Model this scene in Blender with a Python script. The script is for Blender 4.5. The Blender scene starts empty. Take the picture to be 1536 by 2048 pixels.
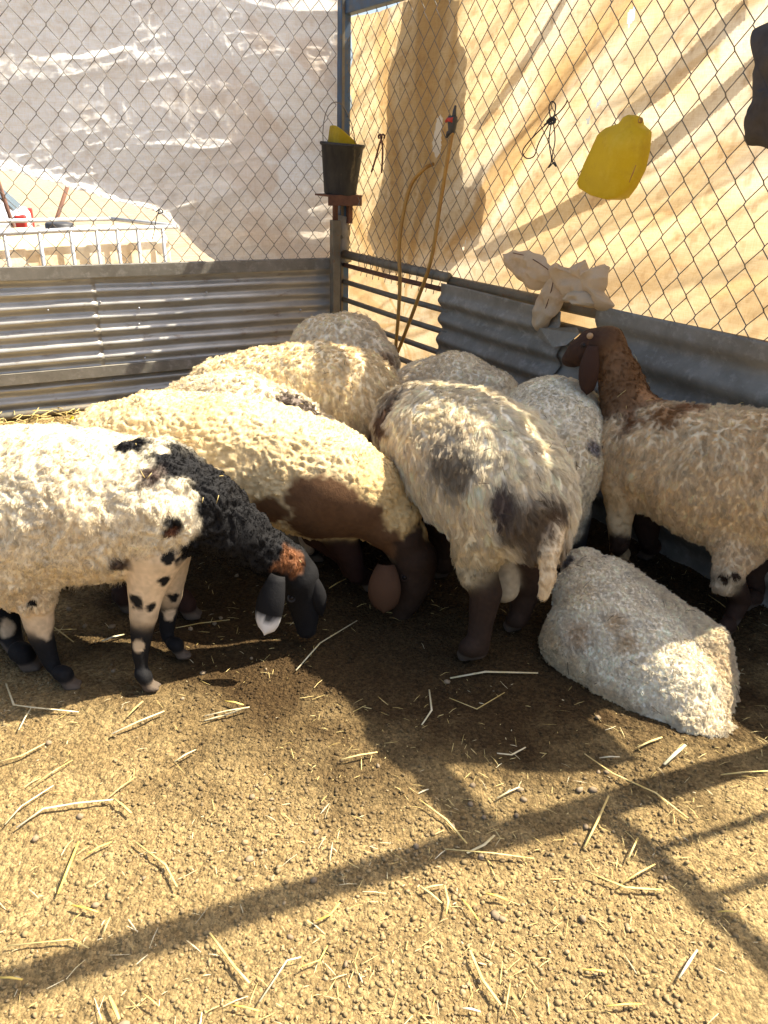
import bpy, math, random
import numpy as np
from mathutils import Vector, kdtree

# ------------------------------------------------------------------ camera, world, sun, exposure
scene = bpy.context.scene
COL = scene.collection
CAM_H = 1.4
FPX, CX, CY = 1490.0, 768.0, 1024.0            # focal length in pixels of a 1536 x 2048 frame
PITCH, ROLL = math.radians(24.9), math.radians(1.9)
_f = np.array([0, math.cos(PITCH), -math.sin(PITCH)])
_r0 = np.array([1.0, 0, 0])
_u0 = np.cross(_r0, _f)
_r = math.cos(ROLL) * _r0 + math.sin(ROLL) * _u0
_u = -math.sin(ROLL) * _r0 + math.cos(ROLL) * _u0
CAMP = np.array([0, 0, CAM_H])

cam_data = bpy.data.cameras.new('camera')
cam_data.sensor_fit = 'VERTICAL'
cam_data.sensor_height = 36.0
cam_data.lens = 36.0 * FPX / 2048.0
cam_data.clip_start = 0.05
cam_data.clip_end = 2000
cam = bpy.data.objects.new('camera', cam_data)
COL.objects.link(cam)
from mathutils import Matrix
M = Matrix((( _r[0], _u[0], -_f[0], 0), (_r[1], _u[1], -_f[1], 0), (_r[2], _u[2], -_f[2], CAM_H), (0, 0, 0, 1)))
cam.matrix_world = M
scene.camera = cam

SUN_AZ, SUN_EL = math.radians(70.0), math.radians(54.0)
TOSUN = Vector((math.sin(SUN_AZ) * math.cos(SUN_EL), math.cos(SUN_AZ) * math.cos(SUN_EL), math.sin(SUN_EL)))
world = bpy.data.worlds.new('World')
scene.world = world
world.use_nodes = True
wn = world.node_tree
sky = wn.nodes.new('ShaderNodeTexSky')
sky.sky_type = 'NISHITA'
sky.sun_disc = False
sky.sun_elevation = SUN_EL
sky.sun_rotation = SUN_AZ
sky.dust_density = 4.0
wn.nodes['Background'].inputs['Strength'].default_value = 0.095
wn.links.new(sky.outputs[0], wn.nodes['Background'].inputs['Color'])

sl = bpy.data.lights.new('sun', 'SUN')
sl.energy = 5.0
sl.angle = math.radians(0.5)
sl.color = (1.0, 0.92, 0.76)
sun = bpy.data.objects.new('sun', sl)
COL.objects.link(sun)
sun.rotation_euler = (-TOSUN).to_track_quat('-Z', 'Y').to_euler()
sun.location = (6, 4, 10)

scene.view_settings.view_transform = 'Standard'
scene.view_settings.look = 'None'
scene.view_settings.gamma = 1
scene.view_settings.use_curve_mapping = False
scene.view_settings.exposure = 1.55
scene.cycles.max_bounces = 8
scene.cycles.diffuse_bounces = 5
scene.cycles.transmission_bounces = 4
scene.cycles.transparent_max_bounces = 8
scene.cycles.use_denoising = True
try:
    scene.cycles_curves.shape = 'THICK'
    scene.cycles_curves.subdivisions = 2
except Exception:
    pass

random.seed(7)
rng = np.random.default_rng(7)

# ------------------------------------------------------------------ geometry of the view
def ray(px, py):
    d = _f + (px - CX) / FPX * _r - (py - CY) / FPX * _u
    return d / np.linalg.norm(d)
def at_z(px, py, z=0.0):
    d = ray(px, py); return CAMP + d * ((z - CAM_H) / d[2])
def at_y(px, py, Y):
    d = ray(px, py); return CAMP + d * (Y / d[1])
def mpp(p):
    return float(np.dot(np.asarray(p) - CAMP, _f)) / FPX

# walls: two straight fences that meet in the corner
DL = np.array([0.871, 0.491, 0.0]); DL /= np.linalg.norm(DL)      # left fence runs towards the corner along DL
DR = np.array([-0.530, 0.848, 0.0]); DR /= np.linalg.norm(DR)     # right fence runs towards the corner along DR
CORNER = np.array([-0.32, 5.17, 0.0])
NL = np.array([DL[1], -DL[0], 0.0])                                # towards the pen
NR = np.array([-DR[1], DR[0], 0.0]);
if NR[0] > 0: NR = -NR
UP = np.array([0, 0, 1.0])
def Lw(s, z, off=0.0): return CORNER - DL * s + UP * z + NL * off
def Rw(s, z, off=0.0): return CORNER - DR * s + UP * z + NR * off
def px_left(px, py, off=0.0):
    d = ray(px, py); p0 = CORNER + NL * off
    p = CAMP + d * (np.dot(p0 - CAMP, NL) / np.dot(d, NL))
    return float(np.dot(CORNER - p, DL)), float(p[2])
def px_right(px, py, off=0.0):
    d = ray(px, py); p0 = CORNER + NR * off
    p = CAMP + d * (np.dot(p0 - CAMP, NR) / np.dot(d, NR))
    return float(np.dot(CORNER - p, DR)), float(p[2])

# ------------------------------------------------------------------ noise
def _hash(ix, iy, iz, seed):
    h = (ix * 374761393 + iy * 668265263 + iz * 2147483647 + seed * 974711) & 0xFFFFFFFF
    h = ((h ^ (h >> 13)) * 1274126177) & 0xFFFFFFFF
    h = ((h ^ (h >> 15)) * 2246822519) & 0xFFFFFFFF
    return ((h ^ (h >> 16)) & 0xFFFFFF) / float(0xFFFFFF)
def vnoise(p, seed=0):
    p = np.asarray(p, float)
    i = np.floor(p).astype(np.int64); f = p - i
    f = f * f * f * (f * (f * 6 - 15) + 10)
    out = 0
    for dx in (0, 1):
        wx = f[..., 0] if dx else 1 - f[..., 0]
        for dy in (0, 1):
            wy = f[..., 1] if dy else 1 - f[..., 1]
            for dz in (0, 1):
                wz = f[..., 2] if dz else 1 - f[..., 2]
                out = out + wx * wy * wz * _hash(i[..., 0] + dx, i[..., 1] + dy, i[..., 2] + dz, seed)
    return out * 2 - 1
def fbm(p, oct=4, seed=0, gain=0.5, lac=2.03):
    p = np.asarray(p, float); a = 1.0; s = 0; t = 0
    for o in range(oct):
        s = s + a * vnoise(p, seed + o * 17); t += a; a *= gain; p = p * lac + 3.7
    return s / t
def ridged(p, oct=3, seed=0):
    p = np.asarray(p, float); a = 1.0; s = 0; t = 0
    for o in range(oct):
        s = s + a * (1 - np.abs(vnoise(p, seed + o * 13))); t += a; a *= 0.5; p = p * 2.1 + 1.3
    return s / t
def sstep(a, b, x):
    t = np.clip((x - a) / (b - a), 0, 1); return t * t * (3 - 2 * t)

# ------------------------------------------------------------------ object helpers
def tag(o, label=None, cat=None, group=None, kind=None):
    if label: o['label'] = label
    if cat: o['category'] = cat
    if group: o['group'] = group
    if kind: o['kind'] = kind
    return o
def empty(name, loc=(0, 0, 0), parent=None):
    o = bpy.data.objects.new(name, None)
    o.empty_display_size = 0.1
    COL.objects.link(o)
    o.location = loc
    return o
def link(name, me, mat=None, parent=None):
    o = bpy.data.objects.new(name, me)
    COL.objects.link(o)
    if mat is not None and not me.materials: me.materials.append(mat)
    if parent is not None:
        o.parent = parent
        o.matrix_parent_inverse = Matrix.Translation(-Vector(root_loc(parent)))
    return o
def root_loc(p):
    return Vector(p.location) if p.parent is None else Vector((0, 0, 0))
def np_mesh(name, V, quads=None, tris=None, smooth=True, cols=None, colname='col'):
    me = bpy.data.meshes.new(name)
    V = np.ascontiguousarray(V, dtype=np.float32)
    fl = []; lens = []
    if quads is not None and len(quads): fl.append(np.asarray(quads, np.int32).ravel()); lens.append(np.full(len(quads), 4, np.int32))
    if tris is not None and len(tris): fl.append(np.asarray(tris, np.int32).ravel()); lens.append(np.full(len(tris), 3, np.int32))
    li = np.concatenate(fl); ln = np.concatenate(lens)
    me.vertices.add(len(V)); me.vertices.foreach_set('co', V.ravel())
    me.loops.add(len(li)); me.loops.foreach_set('vertex_index', li)
    me.polygons.add(len(ln))
    st = np.concatenate(([0], np.cumsum(ln)[:-1])).astype(np.int32)
    me.polygons.foreach_set('loop_start', st)
    me.polygons.foreach_set('use_smooth', np.full(len(ln), smooth, bool))
    me.update(calc_edges=True)
    if cols is not None:
        a = me.attributes.new(colname, 'FLOAT_COLOR', 'POINT')
        c = np.ones((len(V), 4), np.float32); c[:, :3] = cols
        a.data.foreach_set('color', c.ravel())
    return me
class MB:
    """collects vertices and faces of one mesh"""
    def __init__(self): self.v = []; self.f = []; self.n = 0
    def add(self, V, F):
        V = [tuple(map(float, p)) for p in V]
        self.f += [tuple(i + self.n for i in f) for f in F]
        self.v += V; self.n += len(V); return self
    def box(self, c, ax, ay, az):
        c, ax, ay, az = map(np.asarray, (c, ax, ay, az))
        V = [c + sx * ax + sy * ay + sz * az for sx in (-1, 1) for sy in (-1, 1) for sz in (-1, 1)]
        F = [(0, 1, 3, 2), (4, 6, 7, 5), (0, 4, 5, 1), (2, 3, 7, 6), (0, 2, 6, 4), (1, 5, 7, 3)]
        return self.add(V, F)
    def tube(self, P, R, n=8, caps=True, flat=1.0):
        P = [np.asarray(p, float) for p in P]
        if not hasattr(R, '__len__'): R = [R] * len(P)
        V = []; F = []; prev = None
        for i, p in enumerate(P):
            a = P[max(i - 1, 0)]; b = P[min(i + 1, len(P) - 1)]
            t = b - a; t = t / (np.linalg.norm(t) + 1e-12)
            if prev is None:
                ref = np.array([0, 0, 1.0]) if abs(t[2]) < 0.9 else np.array([1.0, 0, 0])
                x = np.cross(t, ref)
            else:
                x = prev - t * np.dot(prev, t)
            x = x / (np.linalg.norm(x) + 1e-12); prev = x; y = np.cross(t, x)
            for k in range(n):
                an = 2 * math.pi * k / n
                V.append(p + R[i] * (math.cos(an) * x + flat * math.sin(an) * y))
        for i in range(len(P) - 1):
            for k in range(n):
                a = i * n + k; b = i * n + (k + 1) % n
                F.append((a, b, b + n, a + n))
        if caps:
            F.append(tuple(range(n - 1, -1, -1))); F.append(tuple((len(P) - 1) * n + k for k in range(n)))
        return self.add(V, F)
    def lathe(self, c, prof, n=32, axis=(0, 0, 1)):
        ax = np.asarray(axis, float); ax /= np.linalg.norm(ax)
        ref = np.array([1.0, 0, 0]) if abs(ax[0]) < 0.9 else np.array([0, 1.0, 0])
        x = np.cross(ax, ref); x /= np.linalg.norm(x); y = np.cross(ax, x); c = np.asarray(c, float)
        V = []; F = []
        for (rr, h) in prof:
            for k in range(n):
                an = 2 * math.pi * k / n
                V.append(c + ax * h + rr * (math.cos(an) * x + math.sin(an) * y))
        for i in range(len(prof) - 1):
            for k in range(n):
                a = i * n + k; b = i * n + (k + 1) % n
                F.append((a, b, b + n, a + n))
        return self.add(V, F)
    def build(self, name, mat, parent=None, smooth=False, bevel=0.0, seg=2):
        me = bpy.data.meshes.new(name)
        me.from_pydata(self.v, [], self.f)
        me.update()
        for p in me.polygons: p.use_smooth = smooth
        o = link(name, me, mat, parent)
        if bevel:
            m = o.modifiers.new('bevel', 'BEVEL'); m.width = bevel; m.segments = seg; m.limit_method = 'ANGLE'
        return o

# ------------------------------------------------------------------ materials
def newmat(name):
    m = bpy.data.materials.new(name); m.use_nodes = True
    nt = m.node_tree
    return m, nt, nt.nodes['Principled BSDF'], nt.nodes['Material Output']
def N(nt, kind, **kw):
    n = nt.nodes.new(kind)
    for k, v in kw.items():
        if k in n.inputs: n.inputs[k].default_value = v
        else: setattr(n, k, v)
    return n
def coords(nt, scale=(1, 1, 1), rot=(0, 0, 0), kind='Object'):
    tc = N(nt, 'ShaderNodeTexCoord'); mp = N(nt, 'ShaderNodeMapping')
    mp.inputs['Scale'].default_value = scale; mp.inputs['Rotation'].default_value = rot
    nt.links.new(tc.outputs[kind], mp.inputs[0]); return mp.outputs[0]
def noise_fac(nt, vec, scale, detail=4, rough=0.6, lo=0.35, hi=0.65):
    n = N(nt, 'ShaderNodeTexNoise', Scale=scale, Detail=detail, Roughness=rough); nt.links.new(vec, n.inputs['Vector'])
    r = N(nt, 'ShaderNodeMapRange'); r.inputs['From Min'].default_value = lo; r.inputs['From Max'].default_value = hi
    nt.links.new(n.outputs[0], r.inputs[0]); return r.outputs[0]
def mixc(nt, fac, a, b, mode='MIX'):
    m = N(nt, 'ShaderNodeMix', data_type='RGBA', blend_type=mode)
    for s, v in ((m.inputs[0], fac), (m.inputs[6], a), (m.inputs[7], b)):
        if hasattr(v, 'is_output') or hasattr(v, 'links'): nt.links.new(v, s)
        elif isinstance(v, (int, float)): s.default_value = v
        else: s.default_value = (*v, 1) if len(v) == 3 else v
    return m.outputs[2]
def bump(nt, bsdf, h, strength=0.3, dist=0.01):
    b = N(nt, 'ShaderNodeBump', Strength=strength, Distance=dist); nt.links.new(h, b.inputs['Height'])
    nt.links.new(b.outputs[0], bsdf.inputs['Normal']); return b
def simple(name, a, b=None, rough=0.7, metal=0.0, scale=12, lo=0.35, hi=0.65, c=None, cscale=60, clo=0.55, chi=0.7, bstr=0.2, stretch=(1, 1, 1), spec=0.3):
    """two-tone noise, optional third colour in flecks"""
    m, nt, bs, out = newmat(name)
    v = coords(nt, stretch)
    col = a
    f = noise_fac(nt, v, scale, 5, 0.65, lo, hi)
    col = mixc(nt, f, a, b if b is not None else tuple(x * 0.75 for x in a))
    if c is not None:
        f2 = noise_fac(nt, v, cscale, 4, 0.7, clo, chi)
        col = mixc(nt, f2, col, c)
    nt.links.new(col, bs.inputs['Base Color'])
    bs.inputs['Roughness'].default_value = rough; bs.inputs['Metallic'].default_value = metal
    bs.inputs['Specular IOR Level'].default_value = spec
    if bstr: bump(nt, bs, noise_fac(nt, v, scale * 6, 5, 0.7, 0, 1), bstr, 0.004)
    return m

MAT = {}
MAT['zinc'] = simple('galvanised_sheet', (0.36, 0.345, 0.31), (0.48, 0.46, 0.41), rough=0.36, metal=0.45, scale=5, c=(0.20, 0.15, 0.10), cscale=9, clo=0.58, chi=0.78, bstr=0.08, stretch=(1, 1, 3))
MAT['zinc_old'] = simple('weathered_sheet', (0.16, 0.145, 0.115), (0.24, 0.22, 0.18), rough=0.65, metal=0.0, scale=7, c=(0.30, 0.28, 0.24), cscale=22, clo=0.52, chi=0.72, bstr=0.15)
MAT['steel'] = simple('grey_steel', (0.14, 0.13, 0.10), (0.20, 0.18, 0.14), rough=0.55, metal=0.3, scale=10, c=(0.20, 0.10, 0.05), cscale=30, clo=0.55, chi=0.75)
MAT['rust'] = simple('rusty_steel', (0.10, 0.05, 0.035), (0.16, 0.075, 0.045), rough=0.8, scale=20)
MAT['blue'] = simple('blue_paint', (0.05, 0.12, 0.24), (0.08, 0.10, 0.13), rough=0.5, scale=8, c=(0.14, 0.12, 0.10), cscale=20, clo=0.55, chi=0.7)
MAT['wire'] = simple('fence_wire', (0.13, 0.12, 0.11), (0.20, 0.18, 0.15), rough=0.5, metal=0.4, scale=30, bstr=0)
MAT['hose'] = simple('hose', (0.36, 0.21, 0.05), (0.26, 0.14, 0.04), rough=0.45, scale=14, bstr=0.05)
MAT['black'] = simple('black_plastic', (0.03, 0.03, 0.035), (0.05, 0.05, 0.05), rough=0.5, scale=20, bstr=0.05)
MAT['red'] = simple('red_plastic', (0.45, 0.04, 0.03), rough=0.45, scale=20, bstr=0)
MAT['bucket'] = simple('bucket_rubber', (0.028, 0.028, 0.032), (0.055, 0.054, 0.052), rough=0.75, scale=9, c=(0.20, 0.17, 0.12), cscale=11, clo=0.6, chi=0.8, stretch=(2, 2, 0.6))
MAT['cord'] = simple('black_cord', (0.04, 0.04, 0.045), rough=0.8, scale=40, bstr=0)
MAT['rag'] = simple('grey_rag', (0.34, 0.32, 0.27), (0.22, 0.20, 0.16), rough=0.9, scale=9, stretch=(2, 2, .5))
MAT['darkcloth'] = simple('dark_cloth', (0.05, 0.045, 0.045), (0.075, 0.065, 0.06), rough=0.95, scale=15)
MAT['straw'] = simple('straw', (0.50, 0.36, 0.11), (0.60, 0.48, 0.22), rough=0.6, scale=25, bstr=0.05)
MAT['strawpale'] = simple('straw_pale', (0.64, 0.57, 0.40), (0.55, 0.45, 0.22), rough=0.55, scale=20, bstr=0.05)
MAT['strawgold'] = simple('straw_gold', (0.62, 0.42, 0.07), (0.68, 0.52, 0.16), rough=0.55, scale=20, bstr=0.05)
MAT['white_paint'] = simple('white_paint', (0.75, 0.76, 0.78), (0.70, 0.70, 0.70), rough=0.3, scale=4, bstr=0, spec=0.5)
MAT['glass'] = simple('dark_glass', (0.10, 0.14, 0.18), rough=0.1, scale=3, bstr=0, spec=0.6)
MAT['tyre'] = simple('tyre', (0.03, 0.03, 0.03), rough=0.85, scale=20)
MAT['rock'] = simple('rock', (0.24, 0.21, 0.18), (0.36, 0.31, 0.25), rough=0.9, scale=6, bstr=0.5)
MAT['zinc_bright'] = simple('cage_steel', (0.45, 0.46, 0.47), (0.34, 0.34, 0.34), rough=0.45, metal=0.3, scale=12, bstr=0)
MAT['horn'] = simple('horn', (0.45, 0.30, 0.16), (0.30, 0.20, 0.12), rough=0.6, scale=30)
MAT['eye'] = simple('eye', (0.012, 0.008, 0.006), rough=0.35, scale=10, bstr=0, spec=0.3)
MAT['eyelid'] = simple('eyelid', (0.62, 0.52, 0.40), rough=0.5, scale=30, bstr=0)

def translucent_mat(name, a, b, c, stain, trans=0.45, scale=3.0, stretch=(1, 1, 1), rot=(0, 0, 0), rough=0.6, attr=False):
    m, nt, bs, out = newmat(name)
    v = coords(nt, stretch, rot)
    v0 = coords(nt)
    col = mixc(nt, noise_fac(nt, v, scale, 6, 0.7, 0.35, 0.68), a, b)
    col = mixc(nt, noise_fac(nt, v, scale * 1.7, 6, 0.75, 0.50, 0.72), col, c)
    col = mixc(nt, noise_fac(nt, v0, 8.0, 7, 0.75, 0.54, 0.74), col, stain)
    if attr:
        at = N(nt, 'ShaderNodeAttribute'); at.attribute_name = 'col'
        f_ = noise_fac(nt, v0, 30, 7, 0.8, 0.5, 0.85)
        col = mixc(nt, f_, at.outputs['Color'], (0.80, 0.70, 0.58), 'MULTIPLY')
        # woven threads
        w1 = N(nt, 'ShaderNodeTexNoise', Scale=14.0, Detail=3.0); mp_ = coords(nt, (1, 1, 22)); nt.links.new(mp_, w1.inputs['Vector'])
        w2 = N(nt, 'ShaderNodeTexNoise', Scale=14.0, Detail=3.0); mp2 = coords(nt, (20, 20, 1)); nt.links.new(mp2, w2.inputs['Vector'])
        ws = N(nt, 'ShaderNodeMath', operation='ADD'); nt.links.new(w1.outputs[0], ws.inputs[0]); nt.links.new(w2.outputs[0], ws.inputs[1])
        wr_ = N(nt, 'ShaderNodeMapRange'); wr_.inputs['From Min'].default_value = 0.75; wr_.inputs['From Max'].default_value = 1.25; wr_.inputs['To Min'].default_value = 0.0; nt.links.new(ws.outputs[0], wr_.inputs[0])
        col = mixc(nt, wr_.outputs[0], col, (0.88, 0.82, 0.72), 'MULTIPLY')
    nt.links.new(col, bs.inputs['Base Color'])
    bs.inputs['Roughness'].default_value = rough; bs.inputs['Specular IOR Level'].default_value = 0.25
    h = noise_fac(nt, v0, 45, 6, 0.75, 0, 1)
    b_ = bump(nt, bs, h, 0.18, 0.004)
    tr = N(nt, 'ShaderNodeBsdfTranslucent'); nt.links.new(col, tr.inputs[0]); nt.links.new(b_.outputs[0], tr.inputs['Normal'])
    mx = N(nt, 'ShaderNodeMixShader'); mx.inputs[0].default_value = trans
    nt.links.new(bs.outputs[0], mx.inputs[1]); nt.links.new(tr.outputs[0], mx.inputs[2]); nt.links.new(mx.outputs[0], out.inputs[0])
    return m
MAT['tarp_left'] = translucent_mat('tarp_grey_white', (0.82, 0.81, 0.79), (0.74, 0.72, 0.69), (0.70, 0.63, 0.53), (0.52, 0.38, 0.23), trans=0.3, scale=2.2, stretch=(1, 1, 2.5), attr=True)
MAT['tarp_right'] = translucent_mat('tarp_stained', (0.66, 0.55, 0.38), (0.54, 0.39, 0.20), (0.72, 0.66, 0.54), (0.40, 0.24, 0.09), trans=0.42, scale=2.6, stretch=(1, 1, 1), attr=True)
MAT['sheet'] = translucent_mat('second_sheet', (0.50, 0.49, 0.47), (0.44, 0.43, 0.41), (0.48, 0.46, 0.42), (0.36, 0.32, 0.27), trans=0.12, scale=3)
MAT['sack'] = translucent_mat('sack_cloth', (0.62, 0.50, 0.34), (0.56, 0.44, 0.29), (0.66, 0.55, 0.40), (0.48, 0.36, 0.22), trans=0.3, scale=5)
MAT['yellow'] = translucent_mat('yellow_plastic', (0.56, 0.43, 0.02), (0.50, 0.37, 0.02), (0.58, 0.46, 0.05), (0.42, 0.30, 0.03), trans=0.4, scale=5, rough=0.4)
MAT['tank'] = translucent_mat('tank_plastic', (0.74, 0.62, 0.43), (0.68, 0.52, 0.32), (0.78, 0.72, 0.58), (0.50, 0.33, 0.16), trans=0.2, scale=2)

def coat_mat(name, rough=0.9, trans=0.0, bumpy=0.0):
    m, nt, bs, out = newmat(name)
    at = N(nt, 'ShaderNodeAttribute'); at.attribute_name = 'col'
    nt.links.new(at.outputs['Color'], bs.inputs['Base Color'])
    bs.inputs['Roughness'].default_value = rough; bs.inputs['Specular IOR Level'].default_value = 0.15
    if bumpy:
        v = coords(nt)
        bump(nt, bs, noise_fac(nt, v, 90, 5, 0.7, 0, 1), bumpy, 0.006)
    return m
MAT['hide'] = coat_mat('sheep_hide', 0.75, bumpy=0.35)
def fleece_mat():
    m, nt, bs, out = newmat('fleece')
    at = N(nt, 'ShaderNodeAttribute'); at.attribute_name = 'col'
    d = N(nt, 'ShaderNodeBsdfDiffuse'); t = N(nt, 'ShaderNodeBsdfTranslucent')
    nt.links.new(at.outputs['Color'], d.inputs[0]); nt.links.new(at.outputs['Color'], t.inputs[0])
    mx = N(nt, 'ShaderNodeMixShader'); mx.inputs[0].default_value = 0.35
    nt.links.new(d.outputs[0], mx.inputs[1]); nt.links.new(t.outputs[0], mx.inputs[2]); nt.links.new(mx.outputs[0], out.inputs[0])
    return m
MAT['fleece'] = fleece_mat()

def paint_shade(nt, v, colsock, mul):  # darkens the base colour in a noise-edged patch, painting shade around the flock
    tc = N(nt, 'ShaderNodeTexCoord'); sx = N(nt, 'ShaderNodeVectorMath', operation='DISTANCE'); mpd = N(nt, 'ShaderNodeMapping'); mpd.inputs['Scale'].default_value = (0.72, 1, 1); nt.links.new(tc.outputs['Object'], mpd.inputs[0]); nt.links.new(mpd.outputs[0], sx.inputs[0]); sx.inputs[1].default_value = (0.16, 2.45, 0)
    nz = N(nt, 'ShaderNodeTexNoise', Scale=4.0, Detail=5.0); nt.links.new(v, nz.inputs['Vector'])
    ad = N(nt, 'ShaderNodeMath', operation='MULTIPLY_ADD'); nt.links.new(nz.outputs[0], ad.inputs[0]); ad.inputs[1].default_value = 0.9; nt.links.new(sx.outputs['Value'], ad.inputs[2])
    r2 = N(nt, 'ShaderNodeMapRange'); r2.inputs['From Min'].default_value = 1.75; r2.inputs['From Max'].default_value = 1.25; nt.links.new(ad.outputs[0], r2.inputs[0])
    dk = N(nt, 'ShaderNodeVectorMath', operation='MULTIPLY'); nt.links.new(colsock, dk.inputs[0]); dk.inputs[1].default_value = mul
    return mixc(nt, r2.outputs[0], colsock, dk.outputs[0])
def ground_mat():
    m, nt, bs, out = newmat('trampled_dirt')
    v = coords(nt)
    col = mixc(nt, noise_fac(nt, v, 1.3, 6, 0.7, 0.35, 0.68), (0.355, 0.248, 0.108), (0.265, 0.18, 0.08))
    col = mixc(nt, noise_fac(nt, v, 9, 6, 0.75, 0.45, 0.7), col, (0.42, 0.305, 0.14))
    col = mixc(nt, noise_fac(nt, v, 55, 6, 0.8, 0.52, 0.72), col, (0.16, 0.10, 0.048))
    vo = N(nt, 'ShaderNodeTexVoronoi', Scale=150.0); vo.inputs['Randomness'].default_value = 1.0; nt.links.new(v, vo.inputs['Vector'])
    vo2 = N(nt, 'ShaderNodeTexVoronoi', Scale=62.0); nt.links.new(v, vo2.inputs['Vector'])
    sep = N(nt, 'ShaderNodeSeparateColor'); nt.links.new(vo.outputs['Color'], sep.inputs[0])
    r1 = N(nt, 'ShaderNodeMapRange'); r1.inputs['From Min'].default_value = 0.0; r1.inputs['To Min'].default_value = 0.62; r1.inputs['To Max'].default_value = 1.30
    nt.links.new(sep.outputs[0], r1.inputs[0])
    vm = N(nt, 'ShaderNodeVectorMath', operation='SCALE'); nt.links.new(col, vm.inputs[0]); nt.links.new(r1.outputs[0], vm.inputs['Scale'])
    # flock's shade painted as colour; pale dry sand in the yard beyond the fence
    fin = paint_shade(nt, v, vm.outputs[0], (0.20, 0.175, 0.165))
    tc = N(nt, 'ShaderNodeTexCoord'); dt = N(nt, 'ShaderNodeVectorMath', operation='DOT_PRODUCT'); nt.links.new(tc.outputs['Object'], dt.inputs[0]); dt.inputs[1].default_value = tuple(-NL)
    yr = N(nt, 'ShaderNodeMapRange'); d0 = float(np.dot(-NL, CORNER)); yr.inputs['From Min'].default_value = d0; yr.inputs['From Max'].default_value = d0 + 0.6; nt.links.new(dt.outputs['Value'], yr.inputs[0])
    yc = mixc(nt, noise_fac(nt, v, 3.5, 8, 0.8, 0.4, 0.65), (0.46, 0.36, 0.24), (0.30, 0.21, 0.12))
    yc = mixc(nt, noise_fac(nt, v, 14, 6, 0.8, 0.52, 0.7), yc, (0.58, 0.48, 0.34))
    fin = mixc(nt, yr.outputs[0], fin, yc)
    nt.links.new(fin, bs.inputs['Base Color']); bs.inputs['Roughness'].default_value = 0.95; bs.inputs['Specular IOR Level'].default_value = 0.1
    h1 = N(nt, 'ShaderNodeMath', operation='MULTIPLY_ADD'); nt.links.new(vo.outputs['Distance'], h1.inputs[0]); h1.inputs[1].default_value = -0.5
    h2 = N(nt, 'ShaderNodeMath', operation='MULTIPLY_ADD'); nt.links.new(vo2.outputs['Distance'], h2.inputs[0]); h2.inputs[1].default_value = -1.0
    nt.links.new(noise_fac(nt, v, 40, 8, 0.8, 0, 1), h2.inputs[2]); nt.links.new(h2.outputs[0], h1.inputs[2])
    bump(nt, bs, h1.outputs[0], 1.0, 0.012)
    return m
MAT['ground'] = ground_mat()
def crumb_mat():
    m = simple('soil_crumb', (0.31, 0.225, 0.105), (0.19, 0.135, 0.07), rough=0.95, scale=22, c=(0.38, 0.29, 0.17), cscale=35, bstr=0.3, spec=0.1)
    nt = m.node_tree; bs = nt.nodes['Principled BSDF']; src = bs.inputs['Base Color'].links[0].from_socket
    nt.links.new(paint_shade(nt, coords(nt), src, (0.20, 0.175, 0.165)), bs.inputs['Base Color'])  # crumbs get the same painted shade as the floor
    return m
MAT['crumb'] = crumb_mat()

# ------------------------------------------------------------------ ground
def axis_coords(lo, hi, fine_lo, fine_hi, h, grow=1.18):
    a = list(np.arange(fine_lo, fine_hi, h)); s = h
    x = a[-1]
    while x < hi: s *= grow; x += s; a.append(x)
    s = h; x = a[0]; pre = []
    while x > lo: s *= grow; x -= s; pre.append(x)
    return np.array(pre[::-1] + a)
def ground_h(x, y):
    p = np.stack([x, y, np.zeros_like(x)], -1)
    near = np.exp(-((x - 0.2) ** 2 + (y - 1.8) ** 2) / 9)
    h = 0.012 * fbm(p * 2.2, 3, 5) + near * (0.008 * fbm(p * 14, 3, 6) + 0.006 * np.abs(fbm(p * 45, 2, 9)))
    # beyond the left fence the yard dips a little
    out = sstep(0.0, 3.0, -((x - CORNER[0]) * NL[0] + (y - CORNER[1]) * NL[1]))
    return h - 0.25 * out * sstep(0, 6, np.hypot(x, y) - 4)
gx = axis_coords(-400, 400, -1.9, 2.1, 0.0125); gy = axis_coords(-300, 600, 0.35, 3.4, 0.0125)
X, Y = np.meshgrid(gx, gy, indexing='ij')
Z = ground_h(X, Y)
V = np.stack([X, Y, Z], -1).reshape(-1, 3)
nx, ny = len(gx), len(gy)
I = np.arange(nx * ny).reshape(nx, ny)
Q = np.stack([I[:-1, :-1], I[1:, :-1], I[1:, 1:], I[:-1, 1:]], -1).reshape(-1, 4)
g = link('ground', np_mesh('ground', V, Q), MAT['ground'])
tag(g, 'trampled brown dirt floor of the pen and yard', kind='structure')

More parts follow.
